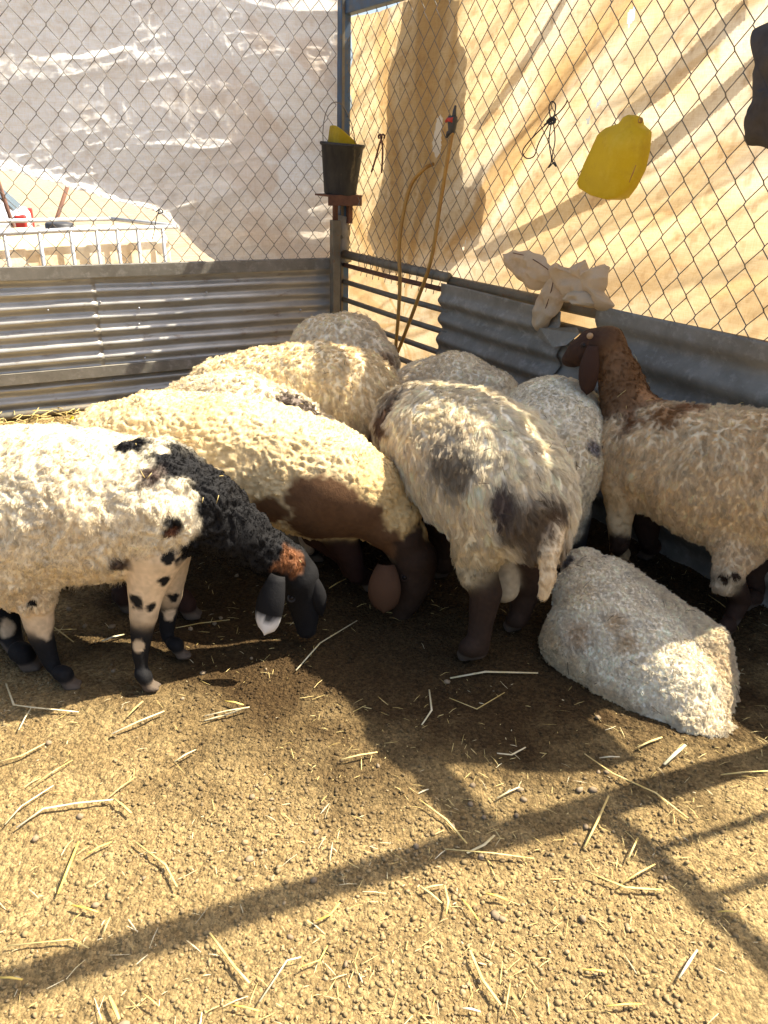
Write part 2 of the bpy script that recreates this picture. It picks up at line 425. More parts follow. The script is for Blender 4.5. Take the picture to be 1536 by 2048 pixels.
# ------------------------------------------------------------------ corrugated sheets
def corrugated(name, P, s0, s1, z0, z1, pitch, amp, mat, parent, off=0.0, dent=0.004, seed=1, phase=0.0, ragged=0.0, flat_top=0.0):
    ns = max(2, int(abs(s1 - s0) / 0.03)); nz = max(8, int((z1 - z0) / pitch * 12))
    S = np.linspace(s0, s1, ns); Zz = np.linspace(z0, z1, nz)
    SS, ZZ = np.meshgrid(S, Zz, indexing='ij')
    p = np.stack([SS * 3, ZZ * 6, np.zeros_like(SS)], -1)
    o = off + amp * np.sin(2 * math.pi * ZZ / pitch + phase) * (1 - flat_top * sstep(z1 - 0.10, z1 - 0.03, ZZ)) + dent * fbm(p, 3, seed) * 1.5
    zz = ZZ + 0.006 * fbm(p * 0.6, 2, seed + 3)
    if ragged:
        edge = sstep(0.02, 0.0, np.minimum(np.abs(SS - s0), np.abs(SS - s1)))
        SS = SS + ragged * edge * fbm(np.stack([ZZ * 14, ZZ * 0, ZZ * 0], -1), 2, seed + 9)
    base, d, n = (CORNER, -DL, NL) if P == 'L' else (CORNER, -DR, NR)
    V = base + SS[..., None] * d + zz[..., None] * UP + o[..., None] * n
    I = np.arange(ns * nz).reshape(ns, nz)
    Q = np.stack([I[:-1, :-1], I[1:, :-1], I[1:, 1:], I[:-1, 1:]], -1).reshape(-1, 4)
    o_ = link(name, np_mesh(name, V.reshape(-1, 3), Q), mat, parent)
    m = o_.modifiers.new('thickness', 'SOLIDIFY'); m.thickness = 0.0015
    return o_

lf = empty('corrugated_fence', tuple(Lw(1.3, 0)))
tag(lf, 'low corrugated iron fence, grey, below the pale tarp and tank', 'fence')
corrugated('sheet', 'L', 0.07, 1.62, 0.235, 0.80, 0.076, 0.013, MAT['zinc'], lf, off=-0.012, seed=3, phase=0.6)
corrugated('sheet', 'L', 1.58, 3.6, 0.235, 0.80, 0.076, 0.013, MAT['zinc'], lf, off=-0.009, seed=8, phase=0.6, dent=0.006)
corrugated('sheet', 'L', 0.07, 3.6, 0.0, 0.25, 0.076, 0.013, MAT['zinc'], lf, off=-0.022, seed=12, phase=0.9)
def angle_bar(name, P, s0, s1, z, h, d, mat, parent, off, tilt=0.0):
    m = MB(); a = P((s0 + s1) / 2, z, off)
    ax = (P(s1, z, off) - P(s0, z, off)) / 2
    n = NL if P is Lw else NR
    m.box(a, ax, n * 0.003, UP * h / 2)
    m.box(a + UP * (h / 2 + 0.0035) - n * (d / 2 - 0.003), ax, n * d / 2, UP * 0.003)
    return m.build(name, mat, parent, bevel=0.0015)
angle_bar('top_rail', Lw, 0.05, 3.6, 0.805, 0.062, 0.05, MAT['zinc_old'], lf, 0.012)
angle_bar('batten', Lw, 0.07, 3.6, 0.232, 0.058, 0.04, MAT['zinc_old'], lf, 0.014)
MB().tube([Lw(0.1, 0.03, 0.03), Lw(3.6, 0.03, 0.03)], 0.022, 10).build('base_pipe', MAT['steel'], lf, smooth=True)
for (px, py) in ((278, 648), (290, 716), (270, 742), (601, 620), (200, 604), (413, 585), (278, 616), (228, 760), (96, 620), (305, 566)):
    s, z = px_left(px, py)
    MB().lathe(Lw(s, z, -0.004), [(0.0, 0.012), (0.005, 0.011), (0.0065, 0.006), (0.0065, 0.0)], 8, NL).build('rivet', MAT['zinc_bright'], lf, smooth=True)

# right fence: pipe gate, then corrugated sheets
gate = empty('pipe_gate', tuple(Rw(0.7, 0)))
tag(gate, 'grey horizontal pipe gate in the corner behind the hanging hose', 'gate')
sA = 0.06
for (z, r_, s1, nm, mt) in ((0.872, 0.026, 1.22, 'top_pipe', 'steel'), (0.805, 0.014, 1.16, 'pipe', 'rust'), (0.70, 0.016, 1.25, 'pipe', 'steel'), (0.585, 0.016, 1.25, 'pipe', 'steel'), (0.465, 0.016, 1.25, 'pipe', 'steel'), (0.345, 0.016, 1.25, 'pipe', 'steel'), (0.22, 0.016, 1.25, 'pipe', 'steel')):
    MB().tube([Rw(sA, z, 0.03), Rw(s1 * .5, z - 0.004, 0.03), Rw(s1, z, 0.03)], r_, 10).build(nm, MAT[mt], gate, smooth=True)
for k in range(12):
    s = 0.30 + k * 0.073
    z = 0.872
    m = MB(); pts = []
    for j in range(9):
        a = j / 8 * 2 * math.pi * 0.9 - 0.6
        pts.append(Rw(s + 0.008 * j / 8, z - 0.02 + math.sin(a) * 0.05, 0.03 + math.cos(a) * 0.03))
    pts.append(Rw(s + 0.004, z - 0.10 - 0.012 * random.random(), 0.045))
    m.tube(pts, 0.0022, 5).build('tie_wire', MAT['wire'], gate, smooth=True)

rf = empty('corrugated_fence', tuple(Rw(2.4, 0)))
tag(rf, 'grey corrugated iron fence beside the pipe gate under the stained tarp', 'fence')
corrugated('sheet', 'R', 1.20, 2.12, 0.0, 0.845, 0.105, 0.016, MAT['zinc_old'], rf, off=0.058, seed=21, phase=0.2, ragged=0.02, flat_top=0.85, dent=0.007)
corrugated('sheet', 'R', 2.33, 4.6, 0.0, 0.905, 0.15, 0.019, MAT['zinc_old'], rf, off=0.075, seed=25, phase=2.6, dent=0.006, flat_top=0.9)
corrugated('sheet', 'R', 2.05, 2.42, 0.0, 0.735, 0.105, 0.014, MAT['zinc_old'], rf, off=0.035, seed=28, phase=0.2)
MB().tube([Rw(1.2, 0.85, 0.0), Rw(4.6, 0.885, 0.0)], 0.027, 12).build('top_pipe', MAT['steel'], rf, smooth=True)
MB().tube([Rw(1.2, 0.765, 0.0), Rw(4.6, 0.79, 0.0)], 0.016, 10).build('pipe', MAT['steel'], rf, smooth=True)
# torn bent flap of the first sheet under the sack
def flap():
    m = MB()
    a = [px_right(*p, 0.09) for p in ((1070, 670), (1085, 655), (1150, 655), (1152, 668), (1135, 690), (1110, 694))]
    P = [Rw(s, z, 0.085 + 0.02 * math.sin(i * 1.7)) for i, (s, z) in enumerate(a)]
    m.add(P, [(0, 1, 2, 3, 4, 5)])
    o = m.build('bent_flap', MAT['zinc_old'], rf)
    md = o.modifiers.new('thickness', 'SOLIDIFY'); md.thickness = 0.002
flap()

# ------------------------------------------------------------------ posts and beams
cp = empty('corner_post', tuple(Rw(0.02, 0)))
tag(cp, 'tall blue steel corner post where the two tarps meet', 'post')
c0 = CORNER + NL * 0.02 + NR * 0.02
m = MB(); m.box(c0 + UP * 1.2, DL * 0.032, NL * 0.028, UP * 1.2); m.build('post', MAT['blue'], cp, bevel=0.004)
m = MB(); m.box(c0 + UP * 1.2 + NL * 0.029 - DL * 0.018, DL * 0.009, NL * 0.004, UP * 1.2); m.build('flange', MAT['steel'], cp, bevel=0.002)
rw_ = MB()
zr = np.linspace(0.82, 1.10, 14)
rw_.tube([c0 + UP * z + DL * 0.006 * math.sin(z * 40) for z in zr], [0.046 + 0.006 * math.sin(z * 63) + 0.004 * math.sin(z * 140) for z in zr], 14)
rw_.build('rag_wrap', MAT['rag'], cp, smooth=True)
bm_ = MB(); bm_.box(Rw(2.0, 2.225, 0.0), DR * 1.99, NR * 0.03, UP * 0.035)
tag(bm_.build('top_beam', MAT['blue'], None, bevel=0.004), 'blue steel beam running along the top of the stained tarp', 'beam')

jp = empty('jack_post', tuple(Lw(0.13, 0, 0.06)))
tag(jp, 'short square olive steel post carrying the bucket rest', 'post')
pj = Lw(0.10, 0, 0.075)
m = MB(); m.box(pj + UP * 0.54, DL * 0.027, NL * 0.027, UP * 0.54); m.build('post', MAT['steel'], jp, bevel=0.004)
m = MB(); m.tube([pj + UP * 1.07, pj + UP * 1.21], 0.018, 10); m.build('rod', MAT['rust'], jp, smooth=True)
m = MB(); m.box(pj + UP * 1.225 + DL * 0.02, DL * 0.115, NL * 0.10, UP * 0.006); m.box(pj + UP * 1.20 + DL * 0.02 + NL * 0.10, DL * 0.115, NL * 0.004, UP * 0.031)
m.build('bracket', MAT['rust'], jp, bevel=0.002)
m = MB(); m.box(pj + UP * 1.14 + DL * 0.10, DL * 0.014, NL * 0.02, UP * 0.08); m.build('stay', MAT['rust'], jp, bevel=0.002)

# bucket with the yellow scoop
bc = pj + UP * 1.232 + DL * 0.028 + NL * 0.01
bk = empty('bucket', tuple(bc))
tag(bk, 'dark dirty rubber bucket on the bracket by the blue corner post', 'bucket')
tilt = np.array([0.05, -0.03, 1.0]); tilt /= np.linalg.norm(tilt)
MB().lathe(bc, [(0.0, 0.0), (0.096, 0.0), (0.10, 0.004), (0.128, 0.268), (0.136, 0.270), (0.139, 0.282), (0.134, 0.288), (0.124, 0.284), (0.096, 0.012), (0.0, 0.010)], 36, tilt).build('pail', MAT['bucket'], bk, smooth=True)
hp = []
for j in range(13):
    a = j / 12 * math.pi
    hp.append(bc + tilt * 0.278 + DL * (-0.135 * math.cos(a)) * 0.8 - DL * 0.02 + UP * (0.23 * math.sin(a)) + NL * (-0.05 * math.sin(a)))
MB().tube(hp, 0.003, 6).build('handle', MAT['wire'], bk, smooth=True)
def scoop():
    V = []; F = []; n = 18; mrows = 7
    for i in range(mrows):
        t = i / (mrows - 1)
        for k in range(n):
            a = 2 * math.pi * k / n
            rx = 0.098 * (1 - 0.22 * t * t); ry = 0.075 * (1 - 0.15 * t)
            sx = math.copysign(abs(math.cos(a)) ** 0.6, math.cos(a)); sy = math.copysign(abs(math.sin(a)) ** 0.6, math.sin(a))
            hh = 0.15 + t * (0.235 - 0.075 * (sx + 1) / 2 * 1.3)
            V.append(bc + DL * (0.02 + rx * sx) + NL * ry * sy + UP * hh)
        if i: F += [((i - 1) * n + k, (i - 1) * n + (k + 1) % n, i * n + (k + 1) % n, i * n + k) for k in range(n)]
    F.append(tuple((mrows - 1) * n + k for k in range(n)))
    o = MB().add(V, F).build('plastic_scoop', MAT['yellow'], None, smooth=False, bevel=0.01, seg=3)
    tag(o, 'yellow plastic scoop sticking out of the dark bucket', 'scoop')
scoop()

# posts and bars of the right fence past the tarp (their shadows fall across the floor)
sp = empty('fence_post', tuple(Rw(3.97, 0)))
tag(sp, 'steel post at the far end of the stained tarp', 'post')
m = MB(); m.box(Rw(3.97, 1.15, 0.0), DR * 0.035, NR * 0.035, UP * 1.15); m.build('post', MAT['blue'], sp, bevel=0.004)
cb = MB(); b0 = Rw(3.97, 2.31, 0.0); bd = np.array([-0.93, -0.375, 0]); bd /= np.linalg.norm(bd)
bn = np.array([-bd[1], bd[0], 0])
cb.box(b0 + bd * 1.9, bd * 1.95, bn * 0.035, UP * 0.03)
tag(cb.build('cross_beam', MAT['blue'], None, bevel=0.003), 'steel roof beam crossing the pen from the tarp end', 'beam')
bg = empty('bar_gate', tuple(Rw(4.8, 0)))
tag(bg, 'steel gate of upright bars past the tarp', 'gate')
MB().tube([Rw(4.0, 1.82, 0), Rw(5.6, 1.82, 0)], 0.025, 8).build('top_rail', MAT['blue'], bg, smooth=True)
for k in range(11):
    s = 4.13 + k * 0.14
    MB().tube([Rw(s, 0.9, 0), Rw(s, 1.80, 0)], 0.012, 6).build('bar', MAT['blue'], bg, smooth=True)

# ------------------------------------------------------------------ chain link
DW, DH = 0.106, 0.132
def wire_mesh(name, z0, z1, n, d, off=0.0):
    m = MB(); pts = []
    k = int((z1 - z0) / (DH / 2))
    for i in range(k + 1):
        z = z0 + i * DH / 2
        side = 1 if i % 2 else -1
        e = 0.0035
        pts.append(d * (side * (DW / 4 + 0.001) - 0.0) + UP * (z - 0.004) + n * (e * (1 if i % 2 else -1)))
        pts.append(d * (side * (DW / 4 + 0.001)) + UP * (z + 0.004) - n * (e * (1 if i % 2 else -1)))
    m.tube(pts, 0.0020, 5)
    me = bpy.data.meshes.new(name); me.from_pydata(m.v, [], m.f); me.update()
    for p in me.polygons: p.use_smooth = True
    me.materials.append(MAT['wire'])
    return me
def chain_link(label, P, d, n, s0, s1, z0, z1, off):
    root = empty('chain_link_fence', tuple(P((s0 + s1) / 2, z0, off)))
    tag(root, label, 'fence')
    A = wire_mesh('wire', z0, z1, n, d)
    B = wire_mesh('wire', z0 + 0.0, z1, n, -d)
    k = 0; s = s0
    while s < s1:
        o = bpy.data.objects.new('wire', A if k % 2 == 0 else B)
        COL.objects.link(o); o.parent = root
        base = P(s, 0, off) - np.array(root.location)
        o.location = tuple(base)
        o.rotation_euler = (0, 0, 0)
        s += DW / 2; k += 1
    return root
chain_link('chain link mesh in front of the grey white tarp', Lw, -DL, NL, 0.09, 3.2, 0.80, 2.62, 0.0)
chain_link('chain link mesh in front of the stained glowing tarp', Rw, -DR, NR, 0.07, 3.9, 0.86, 2.2, 0.005)

# ------------------------------------------------------------------ tarps
def grid_sheet(name, P, u, v, fn, mat, parent=None, holes=None, thick=0.0):
    U, Vv = np.meshgrid(u, v, indexing='ij')
    s, z, o, *cc_ = fn(U, Vv)
    base, d, n = (CORNER, -DL, NL) if P == 'L' else (CORNER, -DR, NR)
    W = base + s[..., None] * d + z[..., None] * UP + o[..., None] * n
    nu, nv = len(u), len(v)
    I = np.arange(nu * nv).reshape(nu, nv)
    Q = np.stack([I[:-1, :-1], I[1:, :-1], I[1:, 1:], I[:-1, 1:]], -1).reshape(-1, 4)
    if holes:
        cs = s.ravel()[Q].mean(1); cz = z.ravel()[Q].mean(1)
        keep = np.ones(len(Q), bool)
        for poly in holes:
            keep &= ~in_poly(cs, cz, poly)
        Q = Q[keep]
    return link(name, np_mesh(name, W.reshape(-1, 3), Q, cols=cc_[0].reshape(-1, 3) if cc_ else None), mat, parent)
def in_poly(x, y, poly):
    r = np.zeros(x.shape, bool); n = len(poly)
    for i in range(n):
        x1, y1 = poly[i]; x2, y2 = poly[(i + 1) % n]
        c = ((y1 > y) != (y2 > y)) & (x < (x2 - x1) * (y - y1) / (y2 - y1 + 1e-12) + x1)
        r ^= c
    return r

edge_px = [(-120, 300), (0, 338), (100, 362), (200, 392), (290, 418), (318, 424), (350, 448), (390, 485), (425, 516), (450, 530)]
edge = sorted(px_left(*p, -0.05) for p in edge_px)
ES = np.array([e[0] for e in edge]); EZ = np.array([e[1] for e in edge])
def left_tarp(U, Vv):
    s = U
    zl = np.interp(s, ES, EZ, left=0.80, right=EZ[-1])
    zl = np.maximum(zl, 0.80) + 0.006 * vnoise(np.stack([s * 25, s * 0, s * 0], -1), 4)
    z = zl + (2.75 - zl) * Vv
    q = np.stack([s, z, np.zeros_like(s)], -1)
    warp = 0.22 * fbm(q * 1.4, 2, 31)
    qq = np.stack([s * 0.9 + warp, z * 4.2 + warp * 2 + 0.55 * s, np.zeros_like(s)], -1)
    folds = 0.044 * (ridged(qq, 2, 33) - 0.7)
    crum = sstep(1.75, 1.2, z) * sstep(0.45, 0.95, s) + 0.35 * sstep(2.0, 1.7, np.abs(z - 1.95) * 4 + 1.0)
    qc = np.stack([s * 9 + warp * 6, z * 17 + warp * 6 + s * 4, np.zeros_like(s)], -1)
    fine = 0.022 * (0.3 + crum) * (ridged(qc, 3, 41) - 0.6)
    o = -0.03 - 0.070 * np.clip(2.5 - z, 0, 3) + 0.035 * np.exp(-s / 0.35) * np.clip(2.5 - z, 0, 3) + folds + fine + 0.025 * fbm(q * 2.0, 2, 55)
    o = np.minimum(o, -0.012)
    # sag lines in the low corner
    o = o + 0.018 * np.sin((z - 0.16 * (s - 0.5) ** 2) * 36) * np.exp(-((z - 1.02) / 0.14) ** 2) * sstep(1.3, 0.2, s)
    # rolled hem along the lifted edge
    hem = np.exp(-(Vv * (2.75 - zl) / 0.03) ** 2) * sstep(0.8, 1.0, s)
    o = o + 0.035 * hem
    zf = np.zeros_like(s)
    c = np.array([0.83, 0.87, 0.92]) * np.ones(s.shape + (1,))
    st = sstep(0.0, 0.5, fbm(np.stack([s * 1.3, z * 5 + warp * 2, zf], -1), 4, 181)); sp = sstep(0.25, 0.5, fbm(q * 14, 3, 183))
    st3 = sstep(0.12, 0.3, fbm(np.stack([s * 2.2 + z * 2.0, z * 3.4 - s * 2.6, zf], -1), 4, 185)) * sstep(1.4, 0.3, s)
    low = sstep(1.45, 0.85, z) * sstep(1.6, 0.6, s)
    for m_, cc, k in ((st, (0.71, 0.70, 0.68), 0.7), (low, (0.68, 0.54, 0.34), 0.6), (st3, (0.56, 0.42, 0.30), 0.38), (sp, (0.58, 0.52, 0.46), 0.3)):
        c = c * (1 - (m_ * k)[..., None]) + np.array(cc) * (m_ * k)[..., None]
    return s, z, o, c
vv = np.concatenate([np.linspace(0, 0.05, 14)[:-1], np.linspace(0.05, 1, 330)])
lt = grid_sheet('tarp', 'L', np.linspace(0.0, 3.3, 520), vv, left_tarp, MAT['tarp_left'])
tag(lt, 'grey white wrinkled tarp lifted at its lower left corner', 'tarp')

def rp(*pts): return [px_right(x, y, -0.05) for x, y in pts]
hole_px = [rp((866, 236), (873, 229), (880, 236), (877, 262), (872, 285), (866, 305), (858, 318), (855, 300), (860, 275), (862, 255)),
           rp((1254, 22), (1266, 12), (1264, 35), (1252, 55), (1250, 40)),
           rp((900, 381), (911, 381), (905, 393)),
           rp((1190, 208), (1198, 196), (1200, 206), (1190, 216)), rp((1172, 238), (1180, 232), (1178, 250), (1174, 248)),
           rp((918, 500), (928, 470), (926, 482), (920, 505))]
FD = px_right(1000, 505); FE = px_right(1536, 150)
fdir = np.array([FE[0] - FD[0], FE[1] - FD[1]]); fdir /= np.linalg.norm(fdir)
def right_tarp(U, Vv):
    s = -0.07 + (U + 0.07) / 3.81 * 3.95
    zt = 2.20 - 0.012 * np.abs(np.sin(s * 5.2)) + 0.22 * sstep(3.3, 3.72, s)
    zb = 0.12 + 1.50 * sstep(3.53, 3.70, s)
    z = zb + (zt - zb) * Vv
    q = np.stack([s, z, np.zeros_like(s)], -1)
    # fold coordinates: along the pull towards the upper right and across it
    a = (s - FD[0]) * fdir[0] + (z - FD[1]) * fdir[1]
    b = -(s - FD[0]) * fdir[1] + (z - FD[1]) * fdir[0]
    fan = np.arctan2(b, a + 1.1)
    warp = 0.25 * fbm(q * 1.2, 2, 61)
    zf = np.zeros_like(a)
    folds = 0.078 * sstep(0.85, 1.15, z) * sstep(-0.6, 0.1, a) * (ridged(np.stack([fan * 5.5 + warp, a * 0.25, zf], -1), 2, 63) - 0.7)
    fine = 0.005 * (ridged(np.stack([s * 6 + warp * 5, z * 7, zf], -1), 2, 66) - 0.6)
    cr = 0.026 * fbm(np.stack([b * 8 + warp * 3, a * 0.8, zf], -1), 3, 69)
    o = -0.055 + folds + fine + cr + 0.03 * fbm(q * 1.5, 2, 71)
    o = np.minimum(o, -0.015) - 0.02
    # dirt: rust-brown streaks that ran along the folds, paler washed patches
    st = sstep(-0.05, 0.45, fbm(np.stack([fan * 7 + warp * 2, a * 0.9, zf], -1), 4, 161))
    st2 = sstep(0.02, 0.5, fbm(np.stack([b * 16 + warp * 5, a * 3.5, zf], -1), 4, 163))
    sp = sstep(0.28, 0.5, fbm(q * 26, 3, 167))
    wash = sstep(-0.1, 0.5, fbm(q * 1.7 + 9, 3, 171))
    c = np.array([0.66, 0.54, 0.34]) * np.ones(s.shape + (1,))
    for m_, cc, k in ((wash, (0.74, 0.69, 0.58), 0.8), (st, (0.48, 0.31, 0.12), 0.8), (st2, (0.56, 0.40, 0.20), 0.6), (sp, (0.36, 0.22, 0.10), 0.4)):
        c = c * (1 - (m_ * k)[..., None]) + np.array(cc) * (m_ * k)[..., None]
    lowm = sstep(1.25, 0.95, z) * 0.35
    c = c * (1 - lowm[..., None]) + np.array([0.50, 0.36, 0.20]) * lowm[..., None]
    s = s - 0.155 * sstep(1.65, 2.35, z) * sstep(3.3, 3.88, s)
    return s, z, o, c
rt = grid_sheet('tarp', 'R', np.linspace(-0.07, 3.74, 480), np.linspace(0, 1, 280), right_tarp, MAT['tarp_right'], holes=hole_px)
tag(rt, 'yellow stained backlit tarp with small torn holes', 'tarp')

def backing(name, poly_px, label, cat, off=-0.16):
    """cloth that hangs outside, close behind the stained tarp"""
    po = [px_right(x, y, off) for x, y in poly_px]
    sh = 1.38 * (abs(off) - 0.07)
    po = [(s, z + sh) for s, z in po]
    ss = [p[0] for p in po]; zz = [p[1] for p in po]
    u = np.arange(min(ss), max(ss) + 0.02, 0.006); v = np.arange(min(zz), max(zz) + 0.02, 0.006)
    def fn(U, Vv):
        q = np.stack([U * 5, Vv * 5, U * 0], -1)
        return U + 0.006 * vnoise(q * 3, 5), Vv + 0.006 * vnoise(q * 3, 6), off + 0.012 * fbm(q, 2, 91)
    U, Vv = np.meshgrid(u, v, indexing='ij')
    o = grid_sheet(name, 'R', u, v, fn, MAT['sheet'])
    # keep only the inside of the outline
    me = o.data
    cs = np.zeros(len(me.polygons) * 3, np.float32); me.polygons.foreach_get('center', cs); cs = cs.reshape(-1, 3)
    rel = cs - CORNER
    s = rel @ (-DR); z = cs[:, 2]
    keep = in_poly(s, z, po)
    q = np.zeros(len(me.loops), np.int32); me.loops.foreach_get('vertex_index', q); q = q.reshape(-1, 4)[keep]
    vv_ = np.zeros(len(me.vertices) * 3, np.float32); me.vertices.foreach_get('co', vv_); vv_ = vv_.reshape(-1, 3)
    used, inv = np.unique(q, return_inverse=True)
    o.data = np_mesh(name, vv_[used], inv.reshape(-1, 4)); o.data.materials.append(MAT['sheet'])
    tag(o, label, cat)
    return o
backing('hanging_sheet', [(850, -10), (962, -10), (960, 95), (975, 165), (943, 320), (950, 377), (972, 372), (990, 342), (1003, 400), (985, 490), (930, 540), (800, 540), (765, 470), (785, 400), (803, 290), (812, 150), (835, 60)], 'dark torn sheet hanging behind the tarp, above the hose', 'sheet')
backing('cloth_strap', [(975, 505), (1110, 432), (1230, 372), (1380, 262), (1545, 128), (1545, 180), (1390, 300), (1260, 400), (1130, 468), (1000, 525)], 'broad diagonal strap behind the stained tarp, under the yellow jug', 'strap')
backing('cloth_strap', [(1290, 210), (1390, 130), (1545, -10), (1545, 30), (1400, 160), (1300, 228)], 'diagonal strap behind the tarp, above the yellow jug', 'strap')
backing('cloth_strap', [(975, 258), (1050, 165), (1120, 60), (1165, -10), (1180, -10), (1130, 75), (1060, 180), (985, 268)], 'thin diagonal strap behind the tarp, left of the hung cord', 'strap')

# ------------------------------------------------------------------ sheep
def seg_dist(p, chain):
    """distance from points p to a chain of (centre, radius)"""
    out = None
    for (a, ra), (b, rb) in zip(chain[:-1], chain[1:]):
        ab = b - a; L2 = float(ab @ ab) + 1e-12
        t = np.clip(((p - a) @ ab) / L2, 0, 1)
        d = np.linalg.norm(p - (a + t[..., None] * ab), axis=-1) - (ra + t * (rb - ra))
        out = d if out is None else np.minimum(out, d)
    return out
def smin(a, b, k):
    h = np.clip(0.5 + 0.5 * (b - a) / k, 0, 1)
    return b + (a - b) * h - k * h * (1 - h)
def surface_nets(V, org, h):
    ins = V < 0
    c = np.zeros(tuple(n - 1 for n in V.shape), np.int8)
    offs = [(i, j, k) for i in (0, 1) for j in (0, 1) for k in (0, 1)]
    nx, ny, nz = V.shape
    for (i, j, k) in offs: c += ins[i:nx - 1 + i, j:ny - 1 + j, k:nz - 1 + k]
    act = (c > 0) & (c < 8)
    idx = np.argwhere(act)
    acc = np.zeros((len(idx), 3)); cnt = np.zeros(len(idx))
    for a in offs:
        for ax in range(3):
            if a[ax]: continue
            b = list(a); b[ax] = 1
            va = V[idx[:, 0] + a[0], idx[:, 1] + a[1], idx[:, 2] + a[2]]
            vb = V[idx[:, 0] + b[0], idx[:, 1] + b[1], idx[:, 2] + b[2]]
            m = (va < 0) != (vb < 0)
            t = np.where(m, va / np.where(va - vb == 0, 1, va - vb), 0)
            pos = np.tile(np.array(a, float), (len(idx), 1)); pos[:, ax] += t
            acc += np.where(m[:, None], pos, 0); cnt += m
    vert = (idx + acc / cnt[:, None]) * h + org
    ids = -np.ones(act.shape, np.int64); ids[act] = np.arange(len(idx))
    quads = []
    for ax in range(3):
        A = np.take(ins, range(V.shape[ax] - 1), ax); B = np.take(ins, range(1, V.shape[ax]), ax)
        e = np.argwhere(A != B)
        o1, o2 = [(1, 2), (2, 0), (0, 1)][ax]
        e = e[(e[:, o1] > 0) & (e[:, o2] > 0) & (e[:, o1] < V.shape[o1] - 1) & (e[:, o2] < V.shape[o2] - 1)]
        def cell(d1, d2):
            q = e.copy(); q[:, o1] += d1; q[:, o2] += d2
            return ids[q[:, 0], q[:, 1], q[:, 2]]
        q = np.stack([cell(-1, -1), cell(0, -1), cell(0, 0), cell(-1, 0)], -1)
        flip = ~A[e[:, 0], e[:, 1], e[:, 2]]
        q[flip] = q[flip][:, ::-1]
        quads.append(q)
    quads = np.concatenate(quads); quads = quads[(quads >= 0).all(1)]
    return vert, quads

def fleece_curves(name, P, nrm, col, length, style, parent, seed, comb_dir, nclump, npt=6, radius=0.0011):
    r = np.random.default_rng(seed)
    n = len(P)
    cidx = r.choice(n, min(nclump, n), replace=False)
    kd = kdtree.KDTree(len(cidx))
    for i, k in enumerate(cidx): kd.insert(P[k], i)
    kd.balance()
    near = np.fromiter((kd.find(p)[1] for p in P), np.int64, n)
    ci = cidx[near]
    st = dict(lay=0.8, lift=0.7, clump=0.75, wave=0.12, freq=1.6, jitter=0.10, lvar=0.25)
    st.update(style)
    rot = r.normal(size=(n, 3))
    def tangent(nn, v):
        t = v - nn * (nn * v).sum(1, keepdims=True)
        return t / (np.linalg.norm(t, axis=1, keepdims=True) + 0.25)
    g = np.tile(np.asarray(comb_dir, float), (n, 1))
    # the comb wanders slowly over the body
    g = g + 0.55 * np.stack([fbm(P * 9, 2, seed + 1), fbm(P * 9 + 7, 2, seed + 2), fbm(P * 9 + 13, 2, seed + 3)], -1)
    tn = tangent(nrm, g)
    crnd = r.normal(size=(n, 3))[ci]                   # shared inside a lock
    side = np.cross(nrm[ci], tn[ci]); side /= (np.linalg.norm(side, axis=1, keepdims=True) + 1e-6)
    tnc = tangent(nrm, tn[ci] + st.get('lockdir', 0.5) * crnd)
    Ls = length * (1 + st['lvar'] * r.uniform(-1, 1, n)); Lc = length[ci] * (1 + st['lvar'] * crnd[:, 0] * 0.6)
    Lm = 0.35 * Ls + 0.65 * Lc
    ph = r.uniform(0, 6.28, n)[ci]; ph2 = r.uniform(0, 6.28, n)[ci]
    pos = np.zeros((n, npt, 3), np.float32)
    base = P - nrm * 0.004
    dvec = (P[ci] - P)
    for j in range(npt):
        t = j / (npt - 1)
        q = base + nrm * (Lm * st['lift'] * (t - 0.28 * t * t))[:, None] + tnc * (Lm * st['lay'] * t ** 1.5)[:, None]
        q = q + dvec * (st['clump'] * sstep(0.006, 0.034, length) * t ** 0.8)[:, None]
        w = st['wave'] * length[:, None] * t
        q = q + side * w * np.sin(6.283 * st['freq'] * t + ph)[:, None] + nrm * w * np.cos(6.283 * st['freq'] * t + ph2)[:, None]
        q = q + rot * (st['jitter'] * length * t)[:, None] * 0.5
        pos[:, j] = q
    pos[..., 2] = np.maximum(pos[..., 2], -0.01)
    cu = bpy.data.hair_curves.new(name)
    cu.add_curves([npt] * n)
    cu.attributes['position'].data.foreach_set('vector', pos.reshape(-1))
    ra = cu.attributes.get('radius') or cu.attributes.new('radius', 'FLOAT', 'POINT')
    prof = radius * np.linspace(1.0, 0.5, npt)
    ra.data.foreach_set('value', np.tile(prof, n).astype(np.float32))
    ca = cu.attributes.new('col', 'FLOAT_COLOR', 'CURVE')
    c4 = np.ones((n, 4), np.float32)
    # root-to-lock tint: each lock a little different
    tint = 1 + 0.085 * r.normal(size=n)[ci] + 0.05 * r.normal(size=n)
    c4[:, :3] = np.clip(col * tint[:, None], 0.004, 0.88)
    ca.data.foreach_set('color', c4.ravel())
    cu.materials.append(MAT['fleece'])
    return link(name, cu, None, parent)

def hit(sdf, px, py):
    d = ray(px, py); t = 0.6
    for _ in range(90):
        v = float(sdf((CAMP + d * t)[None])[0])
        if v < 0.002: break
        t += v * 0.8
        if t > 12: return None
    return CAMP + d * t

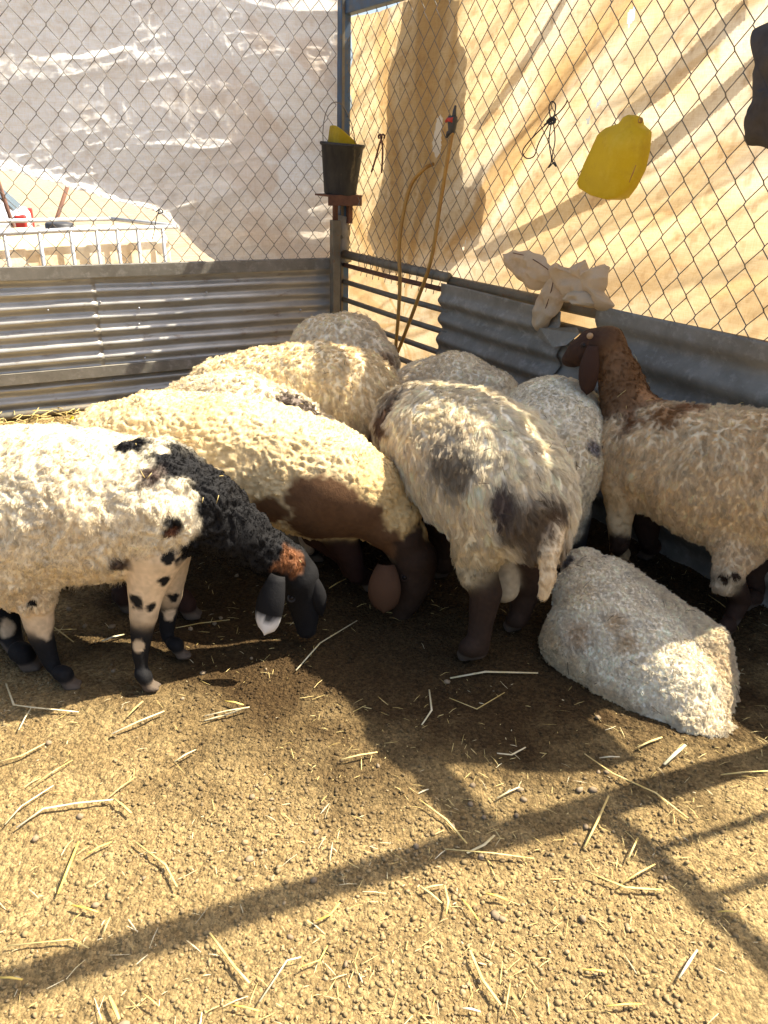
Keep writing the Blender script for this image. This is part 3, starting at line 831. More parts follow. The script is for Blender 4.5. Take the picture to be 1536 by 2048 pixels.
def leaf_ear(root, tip, width, nrm, cup=0.25, n=10):
    """drooping ear: a thick curved leaf from root to tip"""
    root, tip, nrm = map(lambda v: np.asarray(v, float), (root, tip, nrm))
    ax = tip - root; L = np.linalg.norm(ax); ax /= L
    nrm = nrm - ax * (nrm @ ax); nrm /= np.linalg.norm(nrm); sd = np.cross(ax, nrm)
    V = []; F = []; m = 9
    for layer in (0, 1):
        for i in range(n + 1):
            t = i / n
            w = width * (0.30 + 0.70 * math.sin(math.pi * min(1, t * 0.80 + 0.10))) * (1.0 if t < 0.82 else math.sqrt(max(0.0, 1 - ((t - 0.82) / 0.18) ** 2)) * 0.96 + 0.04)
            for k in range(m):
                u = (k / (m - 1)) * 2 - 1
                th = 0.0045 * (1 - u * u) * (1 - 0.5 * t) + 0.0012
                dz = cup * width * (1 - u * u) * 0.6 + 0.02 * math.sin(t * 3.1)
                V.append(root + ax * (t * L) + sd * (u * w / 2) + nrm * (dz + (th if layer == 0 else -th)))
    per = (n + 1) * m
    for i in range(n):
        for k in range(m - 1):
            a = i * m + k
            F.append((a, a + m, a + m + 1, a + 1)); b = a + per
            F.append((b, b + 1, b + m + 1, b + m))
    for i in range(n):
        a = i * m; F.append((a, a + per, a + m + per, a + m)); a = i * m + m - 1; F.append((a, a + m, a + m + per, a + per))
    for k in range(m - 1):
        a = k; F.append((a, a + 1, a + 1 + per, a + per)); a = n * m + k; F.append((a, a + per, a + 1 + per, a + 1))
    return np.array(V), np.array(F)

def make_sheep(label, chains, coats, blobs=(), ears=(), eyes=(), nstr=30000, nclump=4500, style=None, comb=(0, 0, -1), voxel=0.0125, seed=1, lump=0.006, floor_cut=False, radius=0.0011, blend=0.045, origin=None, group='sheep in the pen', dirt=0.3, heading=(1, 0), lid=None, relief=None):
    """chains: (tag, blend, nodes) with nodes (px, py, Y or None for a foot on the ground, radius in px)"""
    CH = []
    for (tg, k, nodes) in chains:
        ch = []
        for (px, py, Yv, rp_) in nodes:
            if Yv is None:
                p = at_z(px, py, 0.0); rr = rp_ * mpp(p); p = p + UP * rr * 0.9
            else:
                p = at_y(px, py, Yv); rr = rp_ * mpp(p)
            ch.append((p, rr))
        if 'leg' in tg and nodes[-1][2] is None and len(ch) >= 3:
            (pk, rk), (pf, rf_) = ch[-2], ch[-1]
            r0 = max(rk * 0.86, 0.016)
            mid = pk * 0.5 + pf * 0.5; fet = pk * 0.18 + pf * 0.82; hd = np.array([heading[0], heading[1], 0.0])
            foot = np.array([pf[0], pf[1], 0.020])
            ch = ch[:-2] + [(pk, r0 * 1.12), (mid, r0 * 0.86), (fet + UP * 0.02, r0 * 1.12), (foot + UP * 0.035 + hd * 0.008, r0 * 0.95)]
            lat = np.array([-hd[1], hd[0], 0.0]); r0 = min(r0, 0.026)
            for sg in (-1, 1):
                CH.append((tg, 0.008, [(foot + UP * 0.030 + hd * 0.008 + lat * sg * r0 * 0.45, r0 * 0.62), (foot + hd * 0.016 + lat * sg * r0 * 0.55, r0 * 0.70), (foot + hd * 0.042 - UP * 0.006 + lat * sg * r0 * 0.45, r0 * 0.48)]))
        CH.append((tg, min(k, 0.022) if 'leg' in tg else k, ch))
    def sdf(p):
        d = None
        for (tg, k, ch) in CH:
            e = seg_dist(p, ch)
            d = e if d is None else smin(d, e, k)
        if floor_cut: d = np.maximum(d, -0.03 - p[..., 2])
        return d
    def sdfl(p):
        d = sdf(p)
        return d - lump * fbm(p * 16, 2, seed + 50) - lump * 0.9 * fbm(p * 5.5, 2, seed + 60)
    allp = np.array([c for (_, _, ch) in CH for (c, r_) in ch]); allr = np.array([r_ for (_, _, ch) in CH for (c, r_) in ch])
    lo = (allp - allr[:, None]).min(0) - 0.04; hi = (allp + allr[:, None]).max(0) + 0.04
    dims = np.ceil((hi - lo) / voxel).astype(int) + 1
    gr = [lo[i] + np.arange(dims[i]) * voxel for i in range(3)]
    D = sdf(np.stack(np.meshgrid(*gr, indexing='ij'), -1))
    for ax in range(3):
        Dm = np.moveaxis(D, ax, 0); E_ = np.empty((2 * Dm.shape[0] - 1,) + Dm.shape[1:]); E_[0::2] = Dm; E_[1::2] = 0.5 * (Dm[1:] + Dm[:-1]); D = np.moveaxis(E_, 0, ax)
    V, Q = surface_nets(D, lo, voxel / 2)
    # resolve blobs to surface points
    B = []
    for (px, py, rpx, colr, soft) in blobs:
        h = hit(sdf, px, py)
        if h is not None: B.append((h, rpx * mpp(h), np.array(colr), soft))
    tags = [c[0] for c in CH]
    def coat(p):
        ds = np.stack([seg_dist(p, ch) for (_, _, ch) in CH], -1)
        dsn = ds + 0.010 * np.stack([fbm(p * 38 + 3 * i_, 2, seed + 90 + i_) for i_ in range(1)] * ds.shape[-1], -1) * np.linspace(-1, 1, ds.shape[-1])
        w = np.exp(-(dsn - dsn.min(-1, keepdims=True)) / 0.006); w /= w.sum(-1, keepdims=True)
        cols = np.array([coats[t][0] for t in tags]); lens = np.array([coats[t][1] for t in tags])
        c = w @ cols; l = w @ lens
        nz = fbm(p * 11, 3, seed + 5)
        for (h, rr, cc, soft) in B:
            fq = min(1.1 / rr, 60.0)
            d = np.linalg.norm(p - h, axis=-1) / rr
            nr = np.nonzero(d < 1.7 + soft)[0]
            if not len(nr): continue
            dn_ = d[nr] + 0.55 * fbm(p[nr] * fq + h * 7, 2, seed + 5) + 0.10 * vnoise(p[nr] * 90, seed + 8)
            m_ = np.zeros((len(p), 1)); m_[nr, 0] = sstep(1 + soft, 1 - soft, dn_)
            if len(cc) > 3:
                l = l * (1 - m_[..., 0]) + cc[3] * m_[..., 0]
            c = c * (1 - m_) + cc[:3] * m_
        # dust and yellowing in patches
        dn = sstep(0.0, 0.55, fbm(p * 5, 3, seed + 11))[..., None]
        c = c * (1 - dirt * dn) + dirt * dn * c * np.array([0.86, 0.72, 0.50])
        c = c * (1 + 0.10 * vnoise(p * 30, seed + 14) + 0.16 * vnoise(p * 110, seed + 15))[..., None]
        if not floor_cut:
            hf = sstep(0.042, 0.034, p[..., 2] + 0.004 * nz) * (w @ np.array([1.0 if 'leg' in t_ else 0.0 for t_ in tags]))
            c = c * (1 - hf[..., None]) + np.array([0.10, 0.075, 0.055]) * hf[..., None]; l = l * (1 - hf)
        return np.clip(c, 0.005, 0.9), l
    def vert_normals(V_):
        T_ = np.concatenate([Q[:, [0, 1, 2]], Q[:, [0, 2, 3]]])
        cr_ = np.cross(V_[T_[:, 1]] - V_[T_[:, 0]], V_[T_[:, 2]] - V_[T_[:, 0]]); n_ = np.zeros_like(V_)
        for k_ in range(3): np.add.at(n_, T_[:, k_], cr_)
        return n_ / (np.linalg.norm(n_, axis=1, keepdims=True) + 1e-12)
    C, Lh = coat(V)
    # wool relief: lumps of the body and ridged locks, only where there is fleece
    wool = sstep(0.006, 0.014, Lh)
    rs = dict(fx=45, fz=20, amp=0.006, cell=0.0); rs.update(relief or {})
    wv = np.stack([fbm(V * 9, 2, seed + 71), fbm(V * 9 + 5, 2, seed + 72), fbm(V * 9 + 11, 2, seed + 73)], -1)
    q_ = V * np.array([rs['fx'], rs['fx'], rs['fz']]) + wv * rs.get('warp', 2.2)
    rid = (1 - rs['cell']) * (ridged(q_, 2, seed + 80) - 0.6) + rs['cell'] * (np.abs(fbm(q_, 2, seed + 83)) * 2 - 0.5)
    disp = lump * (0.9 * fbm(V * 16, 2, seed + 50) + 0.9 * fbm(V * 5.5, 2, seed + 60)) * (0.15 + 0.85 * wool) + rs['amp'] * rid * wool
    V = V + vert_normals(V) * disp[:, None]
    # body mesh (ears are welded into the same mesh object)
    vs, qs, cs = [V], [Q], [C]
    nv = len(V)
    for (rt_, tp_, wpx, nr_, ec, tipc, tipf) in ears:
        r0 = at_y(*rt_); t0 = at_y(*tp_)
        ev, ef = leaf_ear(r0, t0, wpx * mpp(r0), nr_)
        vs.append(ev); qs.append(ef + nv); nv += len(ev)
        ax = t0 - r0; tt = ((ev - r0) @ ax) / (ax @ ax)
        m_ = sstep(tipf - 0.08, tipf + 0.08, tt + 0.1 * fbm(ev * 40, 2, seed))[:, None]
        cs.append(np.array(ec) * (1 - m_) + np.array(tipc) * m_)
    base = allp[0].copy(); base[2] = 0
    root = empty('sheep', tuple(base))
    tag(root, label, 'sheep', group)
    body = link('body', np_mesh('body', np.concatenate(vs), np.concatenate(qs), cols=np.concatenate(cs)), MAT['hide'], root)
    for (px, py, rpx) in eyes:
        h = hit(sdf, px, py)
        if h is None: continue
        rr = rpx * mpp(h)
        dirc = (CAMP - h) / np.linalg.norm(CAMP - h)
        e = MB().lathe(h - dirc * rr * 0.5, [(0.0, rr), (rr * 0.5, rr * 0.86), (rr * 0.86, rr * 0.5), (rr, 0.0)], 14, dirc).build('eye', MAT['eye'], root, smooth=True)
        MB().lathe(h - dirc * rr * 0.45, [(rr * 1.0, rr * 0.35), (rr * 1.15, rr * 0.5), (rr * 1.35, rr * 0.2), (rr * 1.5, -rr * 0.2)], 14, dirc).build('eyelid', lid or MAT['lid_dark'], e, smooth=True)
    # fleece
    r = np.random.default_rng(seed)
    T = np.concatenate([Q[:, [0, 1, 2]], Q[:, [0, 2, 3]]])
    a, b, c = V[T[:, 0]], V[T[:, 1]], V[T[:, 2]]
    cr = np.cross(b - a, c - a); ar = np.linalg.norm(cr, axis=1)
    fn = cr / (ar[:, None] + 1e-12)
    vn = np.zeros_like(V)
    for k in range(3): np.add.at(vn, T[:, k], cr)
    vn /= (np.linalg.norm(vn, axis=1, keepdims=True) + 1e-12)
    lf_ = Lh[T].mean(1)
    wgt = ar * (lf_ > 0.002) * (1 + 1.2 * (lf_ < 0.009))
    # the side turned from the pen's open side carries fewer strands
    face = ((CAMP - a) * fn).sum(1) > -0.15
    wgt = wgt * np.where(face, 1.0, 0.22)
    ti = r.choice(len(T), nstr, p=wgt / wgt.sum())
    u1 = np.sqrt(r.uniform(size=nstr)); u2 = r.uniform(size=nstr)
    ba = np.stack([1 - u1, u1 * (1 - u2), u1 * u2], -1)
    P = (V[T[ti]] * ba[..., None]).sum(1); NN = (vn[T[ti]] * ba[..., None]).sum(1)
    NN /= (np.linalg.norm(NN, axis=1, keepdims=True) + 1e-9)
    cc, ll = coat(P)
    ok = P[:, 2] > (-0.015 if floor_cut else 0.02)
    P, NN, cc, ll = P[ok], NN[ok], cc[ok], np.maximum(ll[ok], 0.002)
    fl = fleece_curves('fleece', P, NN, cc, ll, style or {}, root, seed, comb, nclump, radius=radius)
    fl['kind'] = 'stuff'
    # bits of straw and chaff caught in the wool of the upper side
    cand = np.nonzero((NN[:, 2] > 0.25) & (ll > 0.009))[0]
    if len(cand) > 200:
        mb = MB()
        for i in r.choice(cand, 34, replace=False):
            p_ = P[i] + NN[i] * ll[i] * 0.55; d_ = np.cross(NN[i], r.normal(size=3)); d_ /= np.linalg.norm(d_) + 1e-9
            L_ = 0.004 + 0.016 * r.uniform() ** 2
            mb.tube([p_ - d_ * L_, p_ + NN[i] * 0.002, p_ + d_ * L_], 0.0009, 4)
        sb = mb.build('straw_bits', MAT['straw'] if seed % 2 else MAT['dropping_dark'], root, smooth=True); sb['kind'] = 'stuff'
    return root
MAT['dropping_dark'] = simple('dark_flecks', (0.10, 0.07, 0.04), rough=0.9, scale=20, bstr=0)
MAT['lid_dark'] = simple('eyelid_brown', (0.05, 0.026, 0.016), rough=0.7, scale=30, bstr=0)
MAT['hide_brown'] = simple('brown_hide', (0.20, 0.085, 0.045), rough=0.6, scale=30, bstr=0.05)

CREAM = (0.74, 0.62, 0.41); WHITE = (0.74, 0.65, 0.48); YEL = (0.66, 0.50, 0.26); BLACK = (0.009, 0.0085, 0.009)
BROWN = (0.105, 0.055, 0.027); DBROWN = (0.038, 0.022, 0.014); TAN = (0.55, 0.38, 0.20); GREY = (0.26, 0.21, 0.15); RUSTY = (0.17, 0.07, 0.03)
NRM_CAM = (0, -1, 0.25)

# A: near left, white with black neck
make_sheep('white sheep with black neck and head, head down, nearest of the flock',
    [('body', 0.05, [(-110, 1005, 1.970, 146), (60, 1012, 1.930, 160), (200, 1012, 1.910, 152), (295, 1008, 1.890, 124)]),
     ('neck', 0.045, [(335, 1000, 1.89, 106), (390, 1012, 1.90, 88), (445, 1046, 1.92, 70), (520, 1094, 1.955, 50), (573, 1122, 1.98, 42)]),
     ('head', 0.016, [(578, 1126, 1.98, 40), (597, 1152, 1.985, 41), (604, 1190, 1.99, 34), (611, 1230, 1.99, 27), (613, 1256, 1.985, 21)]),
     ('leg', 0.04, [(308, 1105, 1.82, 62), (294, 1175, 1.80, 38), (288, 1225, 1.785, 27)]),
     ('lowleg', 0.02, [(290, 1222, 1.785, 22), (284, 1258, 1.775, 23), (281, 1310, 1.75, 16), (288, 1382, None, 20)]),
     ('leg', 0.03, [(338, 1110, 1.97, 45), (339, 1190, 1.96, 24)]),
     ('lowleg', 0.02, [(339, 1185, 1.96, 20), (335, 1228, 1.95, 19), (334, 1268, 1.93, 14), (352, 1318, None, 18)]),
     ('thigh', 0.05, [(-10, 1080, 1.87, 105), (40, 1140, 1.84, 70), (70, 1185, 1.82, 40)]),
     ('leg', 0.03, [(66, 1180, 1.82, 38), (78, 1240, 1.81, 28)]),
     ('lowleg', 0.02, [(72, 1225, 1.82, 22), (82, 1272, 1.80, 24), (104, 1328, 1.775, 16), (130, 1378, None, 20)]),
     ('lowleg', 0.03, [(-40, 1150, 2.02, 60), (-2, 1215, 1.97, 36), (24, 1280, 1.92, 22), (50, 1338, None, 21)]),
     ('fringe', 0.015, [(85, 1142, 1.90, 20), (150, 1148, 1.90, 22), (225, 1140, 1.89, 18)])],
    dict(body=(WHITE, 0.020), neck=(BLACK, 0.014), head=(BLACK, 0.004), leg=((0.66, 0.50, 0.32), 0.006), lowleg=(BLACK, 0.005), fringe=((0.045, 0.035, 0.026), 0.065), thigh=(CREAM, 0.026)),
    blobs=[(425, 950, 58, BLACK, .2), (440, 1050, 66, BLACK, .2), (480, 1020, 60, BLACK, .2), (385, 925, 34, BLACK, .25), (400, 1100, 40, BLACK, .2), (330, 985, 45, WHITE, .3), (350, 1060, 42, WHITE, .3), (372, 1000, 24, WHITE, .3), (270, 890, 30, BLACK, .3), (340, 920, 55, BLACK, .3), (300, 950, 26, (0.10, 0.07, 0.055), .4), (290, 925, 14, WHITE, .4), (325, 900, 12, WHITE, .3), (345, 1055, 20, BLACK, .3), (340, 1115, 16, BLACK, .25),
           (585, 1118, 26, (*RUSTY, 0.016), .35), (560, 1135, 16, RUSTY, .5), (592, 1142, 15, (*RUSTY, 0.016), .4), (345, 1065, 12, (0.12, .05, .03), .5),
           (276, 1292, 13, (0.60, 0.45, 0.28), .25), (270, 1205, 15, BLACK, .25), (302, 1215, 10, BLACK, .25), (330, 1165, 14, BLACK, .25), (346, 1195, 12, BLACK, .25), (338, 1230, 12, (0.62, 0.48, 0.32), .25),
           (92, 1262, 17, (0.62, 0.47, 0.30), .3), (66, 1205, 8, BLACK, .25), (14, 1255, 17, (0.58, 0.44, 0.28), .25), (240, 1128, 22, (0.10, .07, .05), .4)],
    ears=[((556, 1150, 1.88), (532, 1268, 1.84), 58, (-0.2, -1, 0.3), BLACK, (0.75, 0.73, 0.70), 0.72), ((622, 1150, 1.97), (640, 1230, 2.0), 34, (0.6, -0.7, 0.2), BLACK, BLACK, 2)],
    eyes=[(583, 1196, 6)], nstr=130000, nclump=9000, style=dict(lay=0.6, lift=0.5, clump=0.42, wave=0.10, freq=1.2, lockdir=0.15, jitter=0.08), comb=(-0.3, 0, -1), seed=101, lump=0.009, dirt=0.25, radius=0.0006, relief=dict(fx=42, fz=20, amp=0.020, cell=0.4), lid=MAT['black'])

# B: second row, curly cream with brown chest and head
make_sheep('curly cream sheep with brown chest, face and ear, feeding behind the black-necked one',
    [('body', 0.05, [(235, 905, 2.360, 100), (330, 900, 2.343, 118), (450, 915, 2.322, 124), (560, 935, 2.305, 122), (640, 960, 2.288, 115)]),
     ('neck', 0.05, [(650, 965, 2.284, 108), (725, 990, 2.259, 88), (780, 1040, 2.234, 62), (808, 1075, 2.213, 46)]),
     ('head', 0.016, [(806, 1085, 2.213, 40), (828, 1118, 2.204, 47), (826, 1158, 2.2, 42), (814, 1200, 2.192, 29), (804, 1226, 2.187, 20)]),
     ('leg', 0.03, [(668, 1050, 2.255, 42), (700, 1110, 2.255, 26), (712, 1150, 2.255, 19), (728, 1180, None, 22)]),
     ('leg', 0.03, [(640, 1060, 2.326, 40), (690, 1110, 2.309, 22), (700, 1140, 2.305, 18), (703, 1158, None, 20)]),
     ('leg', 0.04, [(290, 1000, 2.326, 65), (330, 1090, 2.263, 36), (345, 1160, 2.208, 22), (372, 1236, None, 22)]),
     ('leg', 0.04, [(260, 1000, 2.368, 55), (250, 1100, 2.305, 30), (240, 1170, 2.242, 20), (248, 1222, None, 22)])],
    dict(body=((0.62, 0.49, 0.28), 0.011), neck=((0.55, 0.40, 0.19), 0.010), head=(DBROWN, 0.0035), leg=((0.03, 0.014, 0.01), 0.004)),
    blobs=[(835, 1095, 40, (*DBROWN, 0.006), .2), (770, 1085, 34, (*BROWN, 0.006), .2), (800, 1110, 34, (*DBROWN, 0.006), .2), (740, 1040, 30, (*BROWN, 0.006), .25), (545, 1020, 40, (*BROWN, 0.006), .2), (640, 1050, 85, (*BROWN, 0.006), .15), (735, 1065, 40, (*BROWN, 0.006), .2), (690, 1060, 55, (*BROWN, 0.006), .2), (755, 1095, 36, (*BROWN, 0.005), .2), (610, 985, 36, (*BROWN, 0.006), .3), (655, 1000, 40, (*BROWN, 0.006), .3), (600, 1000, 30, (*BROWN, 0.006), .3), (700, 1025, 34, (*BROWN, 0.006), .3)],
    ears=[((772, 1128, 2.14), (768, 1224, 2.10), 66, (-0.1, -1, 0.35), (0.085, 0.042, 0.022), (0.085, 0.042, 0.022), 2)],
    eyes=[(809, 1155, 6)], nstr=120000, nclump=12000, style=dict(lay=0.45, lift=0.6, clump=0.6, wave=0.16, freq=1.5, lockdir=0.3, jitter=0.06), comb=(0, 0, -1), seed=202, lump=0.007, radius=0.0006, dirt=0.3, relief=dict(fx=58, fz=44, amp=0.017, warp=1.8, cell=0.75))

# C: back showing behind B
make_sheep('pale sheep with one dark grey back spot, squeezed behind the curly cream one',
    [('body', 0.05, [(400, 850, 2.794, 92), (470, 850, 2.756, 106), (560, 885, 2.701, 102), (625, 915, 2.664, 84)]),
     ('neck', 0.05, [(640, 930, 2.646, 70), (690, 1000, 2.571, 48), (705, 1045, 2.535, 38)]),
     ('head', 0.02, [(705, 1045, 2.535, 36), (700, 1075, 2.498, 34), (690, 1100, 2.479, 24)]),
     ('leg', 0.03, [(610, 980, 2.636, 40), (612, 1060, 2.516, 20), (616, 1095, 2.461, 15), (622, 1122, None, 17)]),
     ('leg', 0.03, [(580, 980, 2.775, 40), (585, 1060, 2.636, 20), (590, 1095, None, 17)]),
     ('leg', 0.03, [(410, 930, 2.775, 45), (410, 1020, 2.729, 22), (410, 1060, None, 17)]),
     ('leg', 0.03, [(380, 930, 2.868, 45), (385, 1000, 2.868, 22), (388, 1030, None, 17)])],
    dict(body=(WHITE, 0.03), neck=(CREAM, 0.02), head=(BLACK, 0.004), leg=((0.3, 0.24, 0.18), 0.004)),
    blobs=[(592, 806, 34, (0.16, 0.125, 0.10), .3), (622, 820, 22, (0.16, 0.125, 0.10), .3), (622, 1118, 26, BLACK, .2)], nstr=40000, nclump=3500, style=dict(lay=0.9, lift=0.6, clump=0.7, wave=0.15), comb=(-0.3, 0, -1), seed=303, radius=0.0009)

# D: golden fleece
make_sheep('golden cream sheep with long fleece, standing in the row before the corner',
    [('body', 0.05, [(455, 795, 3.190, 82), (540, 795, 3.151, 98), (640, 795, 3.094, 106), (700, 800, 3.056, 98)]),
     ('rump', 0.05, [(700, 800, 3.056, 96), (722, 830, 3.008, 66)]),
     ('neck', 0.05, [(450, 800, 3.190, 66), (410, 860, 3.199, 48), (395, 920, 3.151, 36)]),
     ('head', 0.02, [(395, 920, 3.151, 34), (390, 960, 3.104, 28)]),
     ('leg', 0.03, [(480, 880, 3.151, 40), (480, 960, 3.104, 20), (482, 1010, None, 17)]),
     ('leg', 0.03, [(690, 880, 2.961, 45), (700, 940, 2.913, 24), (705, 1010, None, 17)]),
     ('leg', 0.03, [(730, 860, 3.056, 45), (735, 920, 3.056, 24), (738, 985, None, 17)])],
    dict(body=((0.78, 0.65, 0.42), 0.028), rump=((0.74, 0.60, 0.37), 0.034), neck=(TAN, 0.03), head=(BROWN, 0.004), leg=(DBROWN, 0.004)),
    blobs=[(470, 700, 40, (0.50, 0.29, 0.12), .5), (540, 690, 30, (0.54, 0.33, 0.14), .6)],
    nstr=90000, nclump=4500, style=dict(lay=0.95, lift=0.45, clump=0.55, wave=0.11, freq=1.2, lockdir=0.3), comb=(0.25, 0, -1), seed=404, lump=0.010, radius=0.0007, relief=dict(fx=34, fz=12, amp=0.012))

# E: in the corner
make_sheep('tan sheep with its back to the gate, farthest into the corner',
    [('body', 0.05, [(655, 705, 3.95, 74), (695, 712, 3.88, 84), (730, 735, 3.80, 66)]),
     ('neck', 0.05, [(640, 715, 4.0, 50), (600, 770, 4.0, 34)]),
     ('head', 0.02, [(600, 770, 4.0, 32), (590, 800, 3.95, 24)]),
     ('leg', 0.03, [(660, 780, 3.9, 34), (660, 850, 3.85, 18), (660, 885, None, 14)]),
     ('leg', 0.03, [(735, 780, 3.8, 34), (740, 860, 3.75, 18), (740, 905, None, 14)])],
    dict(body=((0.80, 0.69, 0.50), 0.026), neck=(TAN, 0.025), head=(BROWN, 0.004), leg=(DBROWN, 0.004)),
    blobs=[(770, 730, 26, (0.34, 0.20, 0.10), .5)], nstr=30000, nclump=1800, style=dict(lay=0.9, lift=0.6, clump=0.5, wave=0.1), comb=(0.3, 0, -1), seed=505, radius=0.0009)

# F: the ram, tail towards us
make_sheep('big white ram with grey rump patch and hanging tail, standing rear towards the lying sheep',
    [('body', 0.06, [(850, 862, 2.62, 98), (888, 890, 2.48, 122), (930, 915, 2.34, 138), (985, 950, 2.18, 142), (1030, 985, 2.06, 118)]),
     ('rump', 0.05, [(1030, 985, 2.06, 112), (1062, 1030, 1.98, 82)]),
     ('fat_tail', 0.03, [(1062, 1040, 1.94, 72), (1080, 1082, 1.91, 48)]),
     ('tail', 0.012, [(1100, 1050, 1.88, 30), (1098, 1105, 1.83, 22), (1094, 1155, 1.81, 17), (1086, 1190, 1.81, 11)]),
     ('neck', 0.05, [(830, 862, 2.66, 78), (795, 900, 2.74, 58), (782, 980, 2.76, 44), (785, 1040, 2.72, 36)]),
     ('head', 0.02, [(785, 1045, 2.7, 36), (790, 1080, 2.66, 34), (795, 1110, 2.62, 24)]),
     ('thigh', 0.05, [(985, 1040, 2.08, 88), (958, 1095, 2.02, 55), (952, 1140, 1.99, 36)]),
     ('leg', 0.03, [(955, 1135, 1.99, 36), (972, 1185, 1.97, 33), (962, 1245, 1.95, 25), (955, 1295, 1.93, 24), (938, 1326, None, 26)]),
     ('leg', 0.03, [(1060, 1110, 2.12, 60), (1050, 1180, 2.12, 32), (1040, 1230, 2.1, 22), (1030, 1268, None, 22)]),
     ('scrotum', 0.012, [(1005, 1120, 2.06, 22), (1006, 1150, 2.05, 31), (1008, 1175, 2.045, 31)]),
     ('leg', 0.03, [(880, 1010, 2.5, 45), (888, 1100, 2.45, 22), (884, 1160, None, 18)]),
     ('leg', 0.03, [(850, 1000, 2.62, 45), (858, 1080, 2.6, 22), (855, 1130, None, 18)])],
    dict(body=((0.82, 0.73, 0.55), 0.040), rump=((0.82, 0.73, 0.55), 0.042), fat_tail=((0.22, 0.165, 0.11), 0.045), tail=((0.72, 0.58, 0.38), 0.018), neck=((0.12, 0.07, 0.05), 0.035), head=(DBROWN, 0.004), thigh=((0.70, 0.58, 0.36), 0.03), leg=(DBROWN, 0.004), scrotum=((0.36, 0.29, 0.19), 0.005)),
    blobs=[(790, 790, 42, GREY, .45), (765, 850, 40, (0.20, 0.13, 0.09), .4), (885, 915, 44, (0.36, 0.29, 0.20), .7), (905, 870, 28, (0.52, 0.45, 0.34), .7), (915, 940, 38, (0.30, 0.24, 0.165), .6), (1010, 1010, 34, (0.12, 0.09, 0.075), .4), (1062, 1055, 52, (0.22, 0.165, 0.11), .5), (1112, 1020, 30, (0.16, 0.11, 0.07), .5), (1000, 985, 22, (0.16, 0.12, 0.10), .5)],
    ears=[((752, 960, 2.8), (728, 885, 2.86), 30, (-0.3, -1, 0.2), (0.30, 0.20, 0.12), (0.3, 0.2, 0.12), 2)],
    nstr=170000, nclump=3200, style=dict(lay=1.15, lift=0.32, clump=0.33, wave=0.06, freq=1.0, lockdir=0.2), comb=(0.30, -0.5, -0.9), seed=606, lump=0.006, dirt=0.25, radius=0.0005, relief=dict(fx=22, fz=7, amp=0.005), heading=(-0.4, 0.9))

# G, H: pale backs behind the ram
make_sheep('short-fleeced pale sheep half hidden behind the ram, by the corrugated sheet',
    [('body', 0.05, [(845, 800, 3.28, 74), (910, 790, 3.22, 84), (975, 805, 3.15, 66)]),
     ('neck', 0.05, [(835, 805, 3.3, 54), (810, 860, 3.3, 38)]), ('head', 0.02, [(810, 860, 3.3, 34), (805, 900, 3.28, 26)]),
     ('leg', 0.03, [(850, 870, 3.25, 40), (855, 950, 3.2, 20), (855, 1000, None, 16)]),
     ('leg', 0.03, [(980, 870, 3.1, 40), (985, 950, 3.05, 20), (988, 1010, None, 16)])],
    dict(body=((0.80, 0.71, 0.54), 0.016), neck=(CREAM, 0.014), head=(BROWN, 0.004), leg=(DBROWN, 0.004)),
    nstr=60000, nclump=3600, style=dict(lay=0.7, lift=0.7, clump=0.5, wave=0.2), comb=(0.1, 0, -1), seed=707, radius=0.0008, heading=(-1, 0.2))
make_sheep('short-fleeced pale sheep, rump facing out, between the ram and the brown-headed sheep',
    [('body', 0.05, [(1088, 850, 2.95, 92), (1105, 862, 2.78, 108), (1112, 885, 2.64, 100), (1116, 930, 2.56, 86)]),
     ('rump', 0.05, [(1116, 930, 2.56, 86), (1122, 1010, 2.50, 54), (1128, 1055, 2.48, 34)]),
     ('leg', 0.03, [(1085, 1040, 2.5, 34), (1085, 1110, 2.48, 18), (1085, 1158, None, 18)]),
     ('leg', 0.03, [(1150, 1030, 2.5, 34), (1152, 1100, 2.48, 18), (1152, 1156, None, 18)]),
     ('leg', 0.03, [(1080, 960, 2.95, 40), (1082, 1020, 2.95, 20), (1082, 1050, None, 16)]),
     ('neck', 0.04, [(1085, 850, 3.0, 60), (1075, 850, 3.15, 46), (1070, 900, 3.25, 36)]), ('head', 0.02, [(1070, 900, 3.25, 34), (1070, 940, 3.3, 26)])],
    dict(body=((0.80, 0.72, 0.55), 0.015), rump=((0.76, 0.66, 0.47), 0.02), neck=(CREAM, 0.014), head=(BROWN, 0.004), leg=(BLACK, 0.004)),
    blobs=[(1188, 895, 16, (0.28, 0.24, 0.22), .6), (1130, 1060, 26, (0.30, 0.25, 0.18), .5)],
    nstr=100000, nclump=5000, style=dict(lay=0.75, lift=0.55, clump=0.5, wave=0.18), comb=(0.05, -0.3, -1), seed=808, lump=0.005, radius=0.0007, heading=(0, 1))

